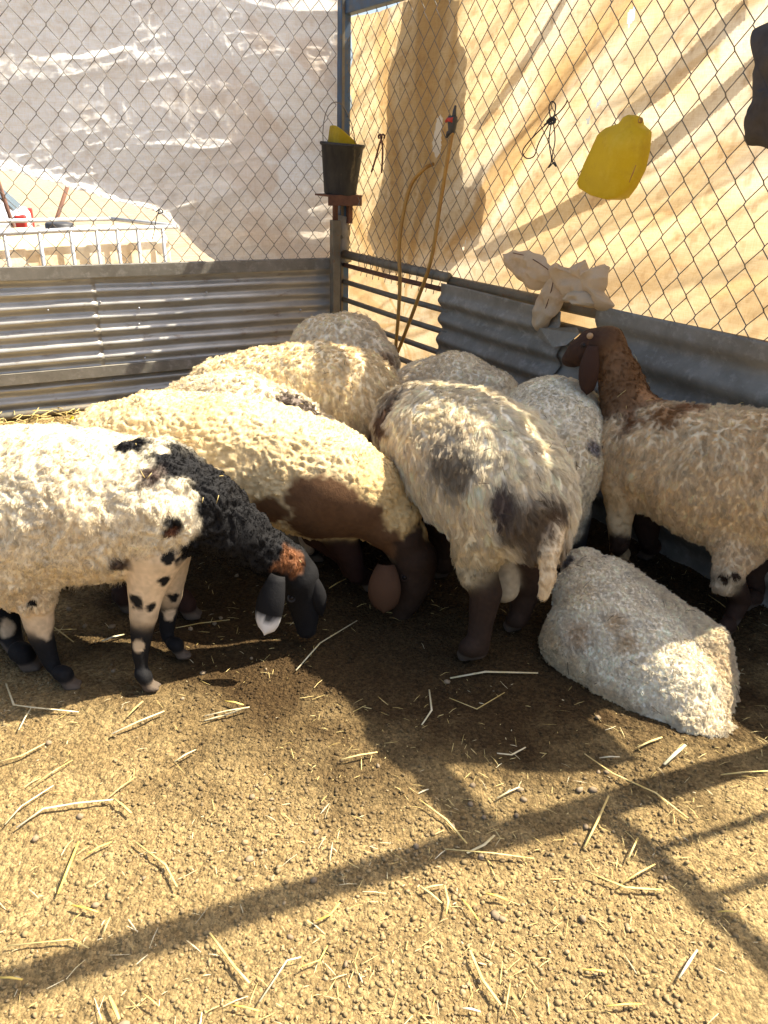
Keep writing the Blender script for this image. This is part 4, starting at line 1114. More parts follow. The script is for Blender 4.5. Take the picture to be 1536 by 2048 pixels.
# I: right, brown head
make_sheep('cream sheep with brown head and neck held up, facing the sack on the fence',
    [('body', 0.06, [(1268, 905, 2.56, 86), (1330, 920, 2.50, 112), (1430, 950, 2.40, 134), (1540, 962, 2.30, 138), (1640, 965, 2.20, 128)]),
     ('neck', 0.05, [(1272, 870, 2.60, 76), (1248, 790, 2.66, 50), (1228, 725, 2.70, 38), (1215, 690, 2.73, 34)]),
     ('head', 0.02, [(1210, 686, 2.73, 32), (1186, 692, 2.74, 35), (1163, 704, 2.75, 29), (1148, 714, 2.76, 21), (1138, 719, 2.77, 15)]),
     ('leg', 0.03, [(1245, 970, 2.48, 44), (1238, 1030, 2.46, 26), (1236, 1090, 2.44, 18), (1238, 1140, None, 18)]),
     ('lowleg', 0.03, [(1290, 1000, 2.62, 40), (1296, 1080, 2.6, 20), (1300, 1120, None, 18)]),
     ('thigh', 0.05, [(1505, 1040, 2.27, 84), (1476, 1095, 2.22, 48), (1458, 1140, 2.19, 30), (1450, 1168, 2.18, 22)]),
     ('lowleg', 0.03, [(1458, 1150, 2.19, 26), (1480, 1198, 2.21, 22), (1462, 1240, 2.18, 17), (1448, 1282, None, 20)]),
     ('lowleg', 0.03, [(1530, 1080, 2.4, 55), (1505, 1150, 2.36, 28), (1512, 1190, 2.36, 18), (1500, 1222, None, 18)])],
    dict(body=((0.78, 0.62, 0.39), 0.030), neck=((0.15, 0.08, 0.038), 0.014), head=((0.045, 0.022, 0.013), 0.005), leg=((0.55, 0.40, 0.22), 0.012), thigh=((0.76, 0.60, 0.39), 0.022), lowleg=((0.042, 0.023, 0.015), 0.005)),
    blobs=[(1260, 850, 28, (0.25, 0.12, 0.055), .6), (1330, 830, 30, (0.33, 0.18, 0.08), .6), (1375, 815, 30, (0.36, 0.20, 0.10), .6), (1300, 795, 24, (0.36, 0.2, 0.1), .6), (1450, 1155, 10, DBROWN, .2), (1470, 1150, 8, DBROWN, .2), (1240, 1100, 34, DBROWN, .3)],
    ears=[((1186, 692, 2.68), (1174, 790, 2.66), 40, (-0.5, -1, 0.2), (0.050, 0.024, 0.015), (0.050, 0.024, 0.015), 2), ((1236, 700, 2.78), (1268, 775, 2.80), 30, (0.2, -1, 0.2), (0.09, 0.035, 0.02), (0.09, 0.035, 0.02), 2)],
    eyes=[(1168, 691, 5)], nstr=140000, nclump=6000, style=dict(lay=0.95, lift=0.42, clump=0.5, wave=0.09, freq=1.2, lockdir=0.2), comb=(0.30, 0, -1), seed=909, lump=0.010, dirt=0.35, radius=0.0006, relief=dict(fx=34, fz=14, amp=0.008), heading=(-0.8, 0.5))
hb = at_y(1180, 672, 2.70)
MB().lathe(hb, [(0, 0.012), (0.009, 0.008), (0.012, 0.0), (0.011, -0.012)], 10, (-0.2, -0.9, 0.3)).build('horn_bud', MAT['horn'], bpy.data.objects['sheep.008'] if 'sheep.008' in bpy.data.objects else None, smooth=True)

# J: lying
make_sheep('white woolly sheep lying down on the floor, tail end in the sun',
    [('body', 0.06, [(1168, 1140, 2.18, 44), (1190, 1195, 2.09, 82), (1215, 1258, 2.0, 108), (1275, 1318, 1.90, 108), (1335, 1375, 1.81, 92), (1378, 1425, 1.74, 66)]),
     ('tail', 0.02, [(1380, 1448, 1.68, 44), (1410, 1470, 1.645, 30), (1436, 1474, 1.64, 24), (1452, 1462, 1.655, 17)]),
     ('ridge', 0.03, [(1180, 1150, 2.17, 22), (1215, 1210, 2.04, 30), (1280, 1272, 1.94, 34), (1340, 1325, 1.86, 30)]),
     ('side', 0.05, [(1225, 1175, 2.12, 48), (1290, 1225, 2.05, 58), (1335, 1258, 1.98, 60), (1398, 1300, 1.90, 58), (1420, 1365, 1.82, 48), (1405, 1420, 1.75, 44)]),
     ('flank', 0.05, [(1150, 1290, 1.99, 66), (1230, 1370, 1.86, 70), (1320, 1430, 1.75, 52)]),
     ('shank', 0.012, [(1445, 1372, 1.80, 16), (1470, 1400, 1.785, 11), (1482, 1428, 1.765, 9)]),
     ('hoof', 0.006, [(1480, 1430, 1.755, 12), (1488, 1450, 1.735, 9)])],
    dict(body=((0.82, 0.74, 0.58), 0.018), tail=(WHITE, 0.022), side=((0.78, 0.68, 0.50), 0.028), ridge=((0.78, 0.70, 0.56), 0.018), flank=((0.72, 0.58, 0.37), 0.022), shank=((0.40, 0.30, 0.19), 0.005), hoof=((0.03, 0.025, 0.02), 0.0)),
    blobs=[(1130, 1125, 16, (0.16, 0.14, 0.13), .5), (1205, 1112, 8, (0.10, 0.09, 0.09), .4), (1228, 1245, 20, (0.60, 0.47, 0.30), .9), (1250, 1285, 18, (0.58, 0.45, 0.28), .9), (1150, 1270, 26, (0.60, 0.46, 0.30), .9)],
    nstr=150000, nclump=9000, style=dict(lay=0.6, lift=0.42, clump=0.4, wave=0.12, freq=1.2, lockdir=0.3), comb=(0.3, -0.6, -0.3), seed=1010, radius=0.0006, relief=dict(fx=46, fz=46, amp=0.009, warp=3), lump=0.006, floor_cut=True, dirt=0.3)

# ------------------------------------------------------------------ things hung on the right fence
def smooth_path(pts, n=10):
    pts = [np.asarray(p, float) for p in pts]; out = []
    for i in range(len(pts) - 1):
        p0 = pts[max(i - 1, 0)]; p1 = pts[i]; p2 = pts[i + 1]; p3 = pts[min(i + 2, len(pts) - 1)]
        for k in range(n):
            t = k / n
            out.append(0.5 * ((2 * p1) + (-p0 + p2) * t + (2 * p0 - 5 * p1 + 4 * p2 - p3) * t * t + (-p0 + 3 * p1 - 3 * p2 + p3) * t ** 3))
    out.append(pts[-1]); return out
def RP(px, py, off):
    s, z = px_right(px, py, off); return Rw(s, z, off)
def LP(px, py, off):
    s, z = px_left(px, py, off); return Lw(s, z, off)

hz = empty('hose', tuple(RP(793, 700, 0.1) * np.array([1, 1, 0])))
tag(hz, 'brown rubber hose looped down from the red tap over the pipe gate', 'hose')
hp = [(905, 262, .03), (893, 330, .05), (880, 410, .06), (862, 520, .09), (835, 600, .10), (808, 672, .10), (793, 708, .09), (792, 690, .10), (796, 640, .11), (800, 560, .10), (798, 500, .09), (806, 430, .07), (822, 370, .04), (848, 338, .01), (866, 328, -.06)]
MB().tube(smooth_path([RP(x, y, o) for x, y, o in hp], 8), 0.0105, 10).build('tube', MAT['hose'], hz, smooth=True)
vt = empty('tap', tuple(RP(905, 240, 0.03)))
tag(vt, 'black plastic tap with red lever where the hose begins', 'tap')
MB().tube([RP(906, 232, .03), RP(905, 240, .03), RP(904, 258, .03), RP(903, 270, .03)], [0.022, 0.026, 0.020, 0.014], 12).build('valve_body', MAT['black'], vt, smooth=True)
MB().tube([RP(911, 212, .01), RP(909, 222, .02), RP(908, 234, .03)], [0.006, 0.009, 0.012], 8).build('spout', MAT['black'], vt, smooth=True)
MB().tube([RP(905, 240, .045), RP(896, 239, .05), RP(892, 243, .05)], [0.012, 0.010, 0.007], 8).build('lever', MAT['red'], vt, smooth=True)
MB().tube([RP(904, 262, .035), RP(897, 266, .04), RP(893, 275, .04)], [0.010, 0.012, 0.006], 8).build('clip', MAT['black'], vt, smooth=True)

pl = empty('pincers', tuple(RP(763, 275, 0.02)))
tag(pl, 'rusty iron pincers hanging on the mesh beside the bucket', 'pincers')
o_ = 0.022
MB().tube(smooth_path([RP(*p, o_) for p in ((758, 277), (757, 272), (760, 269), (763, 271), (763, 277), (758, 292), (752, 315), (743, 344))], 5), 0.0055, 8).build('handle', MAT['rust'], pl, smooth=True)
MB().tube(smooth_path([RP(*p, o_ + .008) for p in ((768, 277), (769, 272), (766, 269), (762, 272), (762, 278), (765, 292), (765, 318), (763, 346))], 5), 0.0055, 8).build('handle', MAT['rust'], pl, smooth=True)

cd = empty('cord_bundle', tuple(RP(1102, 235, 0.02)))
tag(cd, 'knotted black cord hanging in loops on the mesh left of the yellow jug', 'cord')
def cordpart(name, pts, rr=0.0028, off=0.02):
    MB().tube(smooth_path([RP(x, y, off + 0.004 * math.sin(i)) for i, (x, y) in enumerate(pts)], 6), rr, 6).build(name, MAT['cord'], cd, smooth=True)
cordpart('loop', [(1102, 240), (1098, 215), (1104, 203), (1111, 210), (1109, 228), (1103, 240)])
cordpart('loop', [(1102, 240), (1070, 270), (1046, 300), (1052, 316), (1068, 312), (1078, 285), (1100, 245)])
cordpart('loop', [(1104, 240), (1098, 280), (1103, 320), (1097, 335), (1108, 325), (1112, 333), (1104, 318), (1110, 280), (1106, 240)])
cordpart('strand', [(1088, 250), (1102, 238), (1118, 225), (1130, 210), (1135, 200)])
cordpart('knot', [(1094, 243), (1104, 235), (1110, 244), (1098, 248), (1106, 236), (1112, 240)], 0.005, 0.024)

# yellow jug: half a jerrycan, hung open side to the mesh
jg = empty('cut_jug', tuple(RP(1240, 330, 0.06)))
tag(jg, 'yellow plastic half jerrycan hung tilted on the mesh', 'jug')
jo = [(1262, 248), (1268, 236), (1278, 231), (1290, 236), (1293, 250), (1308, 264), (1305, 300), (1296, 340), (1278, 375), (1262, 396), (1248, 400), (1215, 392), (1187, 378), (1181, 368), (1196, 330), (1212, 300), (1226, 272), (1240, 257)]
front = []
def jug():
    c = np.mean([RP(x, y, 0.0) for x, y in jo], axis=0); V = []; F = []
    pts = []
    for i in range(len(jo)):
        a_, b_ = jo[i], jo[(i + 1) % len(jo)]
        for k in range(2): pts.append((a_[0] + (b_[0] - a_[0]) * k / 2, a_[1] + (b_[1] - a_[1]) * k / 2))
    n = len(pts)
    P0 = [RP(x, y, 0.0) for x, y in pts]
    cre0 = RP(1288, 262, 0.0); cre1 = RP(1246, 398, 0.0); cd_ = (cre1 - cre0) / np.linalg.norm(cre1 - cre0); sn = np.cross(cd_, NR)
    sd = [float((p - cre0) @ sn) for p in P0]; mx, mn = max(sd), -min(sd)
    def tent(q):
        d_ = float((q - cre0) @ sn); top = float((q - cre0) @ cd_)
        h_ = 0.105 - (0.035 * d_ / mx if d_ > 0 else 0.075 * -d_ / mn)
        return h_ * (0.55 + 0.45 * sstep(-0.03, 0.05, top))
    rings = [(1.0, 0.0), (1.0, 0.35), (1.0, 0.80), (0.985, 0.97), (0.94, 1.0), (0.75, 1.0), (0.5, 1.0), (0.25, 1.0), (0.02, 1.0)]
    for (sc, k_) in rings:
        for p in P0:
            q = c + (p - c) * sc
            V.append(q + NR * (0.012 + tent(q) * k_))
    for r_ in range(len(rings) - 1):
        for k in range(n):
            F.append((r_ * n + k, r_ * n + (k + 1) % n, (r_ + 1) * n + (k + 1) % n, (r_ + 1) * n + k))
    F.append(tuple((len(rings) - 1) * n + k for k in range(n)))
    o = MB().add(V, F).build('shell', MAT['yellow'], jg, smooth=True)
    MB().lathe(RP(1281, 241, 0.07), [(0.004, 0.006), (0.009, 0.004), (0.010, -0.002)], 10, NR).build('hole_rim', MAT['hose'], jg, smooth=True)
    q0 = RP(1272, 330, 0.118); q1 = RP(1258, 365, 0.118)
    MB().tube([q0, (q0 + q1) / 2, q1], [0.0015, 0.003, 0.0012], 5).build('scuff', MAT['hose'], jg, smooth=True)
jug()

# sack: crumpled cloth thrown over the rail
def cloth_lump(name, chains, mat, parent, voxel, seed, wr=0.012, fr=22):
    CH = []
    for (k, nodes) in chains:
        CH.append((k, [(RP(x, y, o), r_ * mpp(RP(x, y, o))) for (x, y, o, r_) in nodes]))
    def sdf(p):
        d = None
        for k, ch in CH:
            e = seg_dist(p, ch); d = e if d is None else smin(d, e, k)
        w = 0.5 * fbm(p * 6, 2, seed)
        return d - wr * (ridged(p * fr * np.array([1, 1, 0.6]) + w[..., None] * 3, 3, seed) - 0.6) - 0.6 * wr * fbm(p * 60, 2, seed + 4)
    al = np.array([c for k, ch in CH for c, _ in ch]); ar = np.array([r_ for k, ch in CH for _, r_ in ch])
    lo = (al - ar[:, None]).min(0) - 0.03; hi = (al + ar[:, None]).max(0) + 0.03
    gr = [np.arange(lo[i], hi[i], voxel) for i in range(3)]
    D = sdf(np.stack(np.meshgrid(*gr, indexing='ij'), -1))
    V, Q = surface_nets(D, lo, voxel)
    return link(name, np_mesh(name, V, Q), mat, parent)
sk = empty('sack', tuple(RP(1130, 600, 0.05)))
tag(sk, 'crumpled beige cloth sack thrown over the fence rail', 'sack')
def cloth_leaf(name, outline, depth, mat, parent, seed, pinch=(1108, 552)):
    o2 = []
    for i in range(len(outline)):
        a_, b_ = outline[i], outline[(i + 1) % len(outline)]
        for k in range(4): o2.append((a_[0] + (b_[0] - a_[0]) * k / 4, a_[1] + (b_[1] - a_[1]) * k / 4))
    outline = o2
    """a pillow-like flap of cloth with a seam down its middle"""
    P = [RP(x + 3.5 * float(vnoise(np.array([[x * .07, y * .07, seed]]), seed)[0]), y + 3.5 * float(vnoise(np.array([[x * .07, y * .07, seed + 5]]), seed)[0]), 0.07) for x, y in outline]; c = np.mean(P, axis=0); n = len(P); V = []; F = []
    rings = 11; pin = RP(*pinch, 0.07)
    for side in (1, -1):
        for r_ in range(rings):
            t = r_ / (rings - 1)
            for p in P:
                q = p + (c - p) * t * 0.97
                h = depth * math.sqrt(max(0, 1 - (1 - t) ** 2)) * (side if side > 0 else -0.4)
                w = 0.020 * float(fbm(np.array([q * 11]), 2, seed)[0]) + 0.026 * (float(ridged(np.array([q * 15]), 1, seed + 3)[0]) - 0.6) + 0.010 * (float(ridged(np.array([q * 38]), 1, seed + 8)[0]) - 0.6)
                rel = q - pin; ang = math.atan2(rel[2], float(rel @ DR)); rd = float(np.linalg.norm(rel))
                w += 0.016 * (float(ridged(np.array([[ang * 3.2, rd * 5, seed * 1.3]]), 2, seed + 5)[0]) - 0.65) * min(1.0, t * 4 + 0.15) * math.exp(-rd / 0.16)
                V.append(q + NR * (h + w + 0.01 * math.sin(t * 4)))
    for sd in (0, 1):
        o = sd * rings * n
        for r_ in range(rings - 1):
            for k in range(n):
                a = o + r_ * n + k; b = o + r_ * n + (k + 1) % n
                F.append((a, b, b + n, a + n) if sd == 0 else (a, a + n, b + n, b))
        F.append(tuple(o + (rings - 1) * n + k for k in range(n)))
    for k in range(n):
        a = k; b = (k + 1) % n; F.append((a, a + rings * n, b + rings * n, b))
    o = MB().add(V, F).build(name, mat, parent, smooth=True)
    m_ = o.modifiers.new('subdivide', 'SUBSURF'); m_.levels = 1; m_.render_levels = 1
    return o
cloth_leaf('flap', [(1008, 506), (1030, 502), (1060, 502), (1085, 512), (1103, 532), (1110, 552), (1098, 568), (1078, 580), (1060, 578), (1040, 562), (1022, 540), (1008, 520)], 0.022, MAT['sack'], sk, 5)
cloth_leaf('flap', [(1108, 552), (1122, 575), (1130, 597), (1118, 625), (1100, 652), (1080, 670), (1070, 660), (1064, 635), (1070, 605), (1080, 580), (1092, 565)], 0.018, MAT['sack'], sk, 9)

cloth_leaf('folded_body', [(1100, 535), (1112, 526), (1128, 530), (1142, 538), (1150, 530), (1158, 523), (1168, 519), (1177, 524), (1179, 537), (1187, 538), (1196, 531), (1208, 526), (1218, 531), (1221, 545), (1217, 562), (1214, 580), (1222, 598), (1229, 614), (1212, 626), (1188, 618), (1160, 612), (1132, 598), (1116, 575)], 0.045, MAT['sack'], sk, 21)
cloth_leaf('fold', [(1136, 592), (1150, 582), (1170, 576), (1190, 580), (1204, 592), (1210, 606), (1200, 616), (1178, 612), (1158, 606), (1142, 602)], 0.075, MAT['sack'], sk, 27)
for sp_ in ([(1026, 506, .088), (1052, 512, .094), (1078, 526, .098), (1104, 545, .098)], [(1108, 556, .10), (1100, 590, .092), (1088, 625, .09), (1078, 655, .085)]):
    MB().tube(smooth_path([RP(x, y, o) for x, y, o in sp_], 5), 0.0022, 5).build('seam', MAT['rust'], sk, smooth=True)
# dark garment at the edge of the picture
def garment():
    ol = [(1500, 60), (1536, 40), (1590, 45), (1640, 70), (1650, 180), (1640, 300), (1590, 305), (1530, 298), (1494, 290), (1496, 255), (1512, 205), (1508, 170), (1515, 120)]
    o = cloth_leaf('jacket', ol, 0.035, MAT['darkcloth'], None, 15)
    tag(o, 'dark jacket hanging on the mesh at the edge of the stained tarp', 'jacket')
garment()
# short wire tail and knot on the left mesh
kn = empty('wire_tie', tuple(LP(318, 422, 0.0)))
tag(kn, 'thin dark wire tied through the mesh at the lifted tarp edge', 'wire')
MB().tube(smooth_path([LP(318, 420, .0), LP(312, 440, .01), (LP(308, 465, .012)), LP(304, 479, .01)], 5), 0.0025, 6).build('tail', MAT['cord'], kn, smooth=True)
MB().tube(smooth_path([LP(312, 424, .0), LP(320, 418, .01), LP(326, 424, .0), LP(316, 428, .01)], 5), 0.0035, 6).build('knot', MAT['cord'], kn, smooth=True)

# ------------------------------------------------------------------ the yard behind the left fence
def YD(px, py, dist):
    """point on the view ray at horizontal distance dist"""
    d = ray(px, py); return CAMP + d * (dist / math.hypot(d[0], d[1]))
tk = empty('water_tank', tuple(YD(150, 470, 6.6) * np.array([1, 1, 0])))
tag(tk, 'long white plastic water tank in a steel cage outside the fence', 'tank')
f0 = YD(-160, 481, 6.0); f1 = YD(352, 449, 7.0)
zt_ = 0.5 * (f0[2] + f1[2]); f0[2] = f1[2] = zt_
fd = f1 - f0; LT = np.linalg.norm(fd); fd /= LT; fb = np.array([-fd[1], fd[0], 0]); WT = 0.95; g0 = -0.25
def tank_body():
    u = np.linspace(0, 1, 90); prof = []
    # cross-section loop (depth, height), rounded
    sec = [(0.03, g0 + .12), (0.0, g0 + .18), (0.0, zt_ - .16), (0.02, zt_ - .09), (0.08, zt_ - .04), (0.3, zt_ - .015), (WT - .3, zt_ - .015), (WT - .08, zt_ - .04), (WT - .02, zt_ - .09), (WT, zt_ - .16), (WT, g0 + .18), (WT - .03, g0 + .12)]
    V = []; F = []; n = len(sec)
    for i, t in enumerate(u):
        x = 0.03 + t * (LT - 0.06)
        endr = 0.06 * (1 - math.sqrt(max(0, 1 - max(0, 1 - min(t, 1 - t) * (LT) / 0.08) ** 2)))
        rib = 0.018 * (math.cos(x / 0.19 * math.pi) > 0.55)
        for (dp, hz_) in sec:
            c = WT / 2
            dd = dp + (c - dp) / c * (0.02 + rib * (hz_ < zt_ - .1) + endr)
            V.append(f0 * np.array([1, 1, 0]) + fd * x + fb * dd + UP * (hz_ - endr * 0.5))
    for i in range(len(u) - 1):
        for k in range(n - 1):
            a = i * n + k; F.append((a, a + 1, a + 1 + n, a + n))
    F.append(tuple(range(n))); F.append(tuple((len(u) - 1) * n + k for k in range(n - 1, -1, -1)))
    MB().add(V, F).build('tank_shell', MAT['tank'], tk, smooth=True)
tank_body()
def tp(x, d_, z): return f0 * np.array([1, 1, 0]) + fd * x + fb * d_ + UP * z
for d_, nm in ((-0.03, 'rail'), (WT + 0.03, 'rail')):
    MB().tube([tp(0, d_, zt_), tp(LT * .5, d_, zt_ + 0.012), tp(LT, d_, zt_)], 0.018, 8).build(nm, MAT['zinc_bright'], tk, smooth=True)
MB().tube([tp(LT + .02, -0.03, zt_), tp(LT + .02, WT + 0.03, zt_)], 0.018, 8).build('rail', MAT['zinc_bright'], tk, smooth=True)
for d_ in (-0.03,):
    for z_ in (zt_ - 0.42, zt_ - 0.75):
        MB().tube([tp(0, d_ - .02, z_), tp(LT, d_ - .02, z_)], 0.012, 8).build('rail', MAT['zinc_bright'], tk, smooth=True)
for px in (-130, -60, 10, 80, 143, 195, 236, 277, 327):
    q = YD(px, 480, 6.3); d = ray(px, 480); w = f0 - CAMP
    # intersect with the front plane of the cage
    nn = fb; t = np.dot((f0 - fb * 0.03) - CAMP, nn) / np.dot(d, nn); q = CAMP + d * t
    x = float(np.dot(q - f0, fd))
    MB().tube([tp(x, -0.03, g0), tp(x, -0.03, zt_)], 0.015, 8).build('cage_bar', MAT['zinc_bright'], tk, smooth=True)
lidp = YD(118, 446, 6.75)
MB().lathe((lidp[0], lidp[1], zt_ - 0.03), [(0.0, 0.07), (0.095, 0.07), (0.105, 0.06), (0.108, 0.0), (0.12, -0.005), (0.12, -0.02)], 24).build('lid', MAT['black'], tk, smooth=True)

# parked car: rear quarter seen at the picture's edge
def car():
    base = YD(58, 445, 11.0); base[2] = -0.25
    root = empty('parked_car', tuple(base)); tag(root, 'white car with a red tail lamp parked in the yard', 'car')
    back = np.array([0.93, 0.36, 0]); back /= np.linalg.norm(back)          # towards its tail
    side = np.array([back[1], -back[0], 0])                                  # towards us
    def c(x, y, z): return base - back * x + side * y + UP * z
    W = 0.82
    # lower body and cabin as lofted sections along the length: (x, half width, z low, z high)
    prof = [(0.0, 0.70, 0.42, 0.95), (0.05, 0.78, 0.32, 1.02), (0.3, W, 0.28, 1.03), (1.6, W, 0.28, 1.0), (2.9, W, 0.28, 0.98), (3.9, 0.78, 0.30, 0.86), (4.25, 0.66, 0.36, 0.66)]
    m = MB(); V = []; F = []
    for (x, w, zl, zh) in prof:
        for (yy, zz) in ((-w * .96, zl), (-w, zl + .15), (-w, zh - .12), (-w * .93, zh), (w * .93, zh), (w, zh - .12), (w, zl + .15), (w * .96, zl)): V.append(c(x, yy, zz))
    for i in range(len(prof) - 1):
        for k in range(8): F.append((i * 8 + k, i * 8 + (k + 1) % 8, (i + 1) * 8 + (k + 1) % 8, (i + 1) * 8 + k))
    F.append(tuple(range(7, -1, -1))); F.append(tuple(6 * 8 + k for k in range(8)))
    m.add(V, F).build('body', MAT['white_paint'], root, smooth=False, bevel=0.03, seg=3)
    V = []; F = []
    cab = [(0.10, 0.70, 1.0), (0.45, 0.66, 1.42), (1.0, 0.64, 1.48), (1.9, 0.64, 1.46), (2.75, 0.70, 1.0)]
    for (x, w, zh) in cab:
        for (yy, zz) in ((-0.76, 0.98), (-w, zh), (w, zh), (0.76, 0.98)): V.append(c(x, yy, zz))
    for i in range(len(cab) - 1):
        for k in range(3): F.append((i * 4 + k, i * 4 + k + 1, (i + 1) * 4 + k + 1, (i + 1) * 4 + k))
    MB().add(V, F).build('cabin', MAT['white_paint'], root, bevel=0.02)
    for (xa, xb, xc, xd) in ((0.5, 1.25, 1.2, 0.62), (1.32, 2.45, 1.95, 1.27)):
        MB().add([c(xa, 0.775, 1.04), c(xb, 0.775, 1.04), c(xc, 0.69, 1.38), c(xd, 0.69, 1.38)], [(0, 1, 2, 3)]).build('side_window', MAT['glass'], root)
    MB().add([c(0.10, -0.6, 1.05), c(0.10, 0.6, 1.05), c(0.40, 0.56, 1.36), c(0.40, -0.56, 1.36)], [(0, 1, 2, 3)]).build('rear_window', MAT['glass'], root)
    for y_ in (-0.70, 0.70):
        m = MB(); m.box(c(0.04, y_, 0.83), back * 0.06, side * 0.10, UP * 0.17); m.build('tail_lamp', MAT['red'], root, bevel=0.02)
    for x in (0.75, 3.35):
        for y_ in (-0.78, 0.78):
            w_ = MB().lathe(c(x, y_ - .09, 0.30), [(0.19, 0.0), (0.30, 0.01), (0.315, 0.05), (0.315, 0.14), (0.30, 0.18), (0.19, 0.185)], 24, side).build('wheel', MAT['tyre'], root, smooth=True)
            MB().lathe(c(x, y_ - .09, 0.30), [(0.0, 0.17), (0.05, 0.172), (0.15, 0.16), (0.19, 0.18)], 20, side).build('rim', MAT['zinc_bright'], w_, smooth=True)
car()
# far yard fence: leaning rusty posts with mesh
for i, (px, py, h_, dist, ln, lab) in enumerate(((60, 452, 1.55, 9.3, -0.18, 'leaning rusty fence post in the yard beside the white car'), (10, 465, 1.5, 9.1, 0.55, 'rusty brace slanting across the white car'))):
    b = YD(px, py, dist); b[2] = -0.3
    o = MB().tube([b, b + UP * h_ + fd * ln * h_], 0.022, 8).build('yard_post', MAT['rust'], None, smooth=True)
    tag(o, lab, 'post', 'posts in the yard')
def rock(px, py, dist, r_, seed, lab):
    c = YD(px, py, dist)
    c[2] = -0.28 + r_ * 0.4
    n = 12; V = []; F = []
    for i in range(n + 1):
        th = math.pi * i / n
        for k in range(16):
            a = 2 * math.pi * k / 16
            v = np.array([math.sin(th) * math.cos(a), math.sin(th) * math.sin(a), 0.7 * math.cos(th)])
            V.append(c + v * r_ * (1 + 0.45 * float(fbm((v * 1.6 + seed)[None], 3, seed)[0])))
    for i in range(n):
        for k in range(16):
            F.append((i * 16 + k, i * 16 + (k + 1) % 16, (i + 1) * 16 + (k + 1) % 16, (i + 1) * 16 + k))
    o = MB().add(V, F).build('boulder', MAT['rock'], None, smooth=False)
    tag(o, lab, 'boulder', 'boulders in the yard')
rock(72, 372, 15, 0.42, 3, 'grey boulder just right of the white car')
rock(100, 368, 15.5, 0.5, 5, 'biggest grey boulder in the yard row')
rock(128, 378, 14.5, 0.33, 8, 'small grey boulder at the right end of the yard row')
cr_ = empty('mesh_crate', tuple(YD(285, 440, 9.0) * np.array([1, 1, 0])))
tag(cr_, 'low grey wire crate lying in the yard behind the tank', 'crate')
c0_ = YD(285, 436, 9.0); c0_[2] = -0.30
for k in range(9):
    x = -0.45 + k * 0.112
    MB().tube([c0_ + fd * x, c0_ + fd * x + UP * 0.45], 0.012, 5).build('bar', MAT['zinc_old'], cr_, smooth=True)
for k in range(6):
    MB().tube([c0_ - fd * 0.46 + UP * k * 0.09, c0_ + fd * 0.46 + UP * k * 0.09], 0.012, 5).build('rail', MAT['zinc_old'], cr_, smooth=True)
m = MB(); m.box(c0_ + fb * 0.3 + UP * 0.22, fd * 0.44, fb * 0.25, UP * 0.2); m.build('contents', MAT['rock'], cr_, bevel=0.04)

# ------------------------------------------------------------------ litter on the floor
def stalk(pts, w, mat, lab='dry straw stalk lying on the trampled dirt floor', z=0.012):
    P = []
    for i, (x, y) in enumerate(pts):
        p = at_z(x, y, 0.0); p[2] = float(ground_h(np.array(p[0]), np.array(p[1]))) + z + 0.006 * random.random()
        P.append(p)
    P = P if len(P) > 2 else [P[0], P[0] * .5 + P[1] * .5 + UP * 0.003, P[1]]
    n = len(P); R = [w * 0.62 * mpp(P[0]) * (0.55 + 0.45 * math.sin(math.pi * (0.15 + 0.7 * i / (n - 1)))) for i in range(n)]
    o = MB().tube(P, R, 6, flat=0.32).build('straw_stalk', MAT[mat], None, smooth=True)
    x, y = pts[len(pts) // 2]; ln = sum(math.dist(a_, b_) for a_, b_ in zip(pts[:-1], pts[1:]))
    where = ('under the black-necked sheep' if x < 420 and y < 1400 else 'in the shade of the feeding sheep' if x < 800 and y < 1400 else "in the ram's shade" if y < 1500 and x < 1200 else 'beside the lying sheep' if y < 1560 and x > 1200 else
             'in sun below the black-necked sheep' if y < 1560 and x < 560 else 'by the shade patch tip' if y < 1620 and x < 800 else 'along the long beam shadow' if 560 < x < 1200 and y < 1760 else 'among the bar shadows' if x >= 1200 and y < 1800 else
             'by the left edge of the floor' if x < 200 else 'on the sunny floor left of centre' if x < 500 and y < 1800 else 'in the near left floor' if x < 500 else 'in the near middle floor' if x < 1050 else 'in the near right floor')
    lab = ('long ' if ln > 105 else 'short ' if ln < 55 else '') + ('bent ' if len(pts) > 2 else 'straight ') + {'straw': 'yellow', 'strawpale': 'pale', 'strawgold': 'golden'}[mat] + ' straw stalk ' + ('lying level ' if abs(pts[-1][1] - pts[0][1]) < 0.35 * abs(pts[-1][0] - pts[0][0]) else 'slanting up rightward ' if (pts[-1][1] - pts[0][1]) * (pts[-1][0] - pts[0][0]) < 0 else 'slanting down rightward ') + where
    tag(o, lab, 'straw', 'straw stalks on the floor')
A3 = lambda l: [(x / 2, 1350 + y / 2) for x, y in l]
A4 = lambda l: [(768 + x / 2, 1350 + y / 2) for x, y in l]
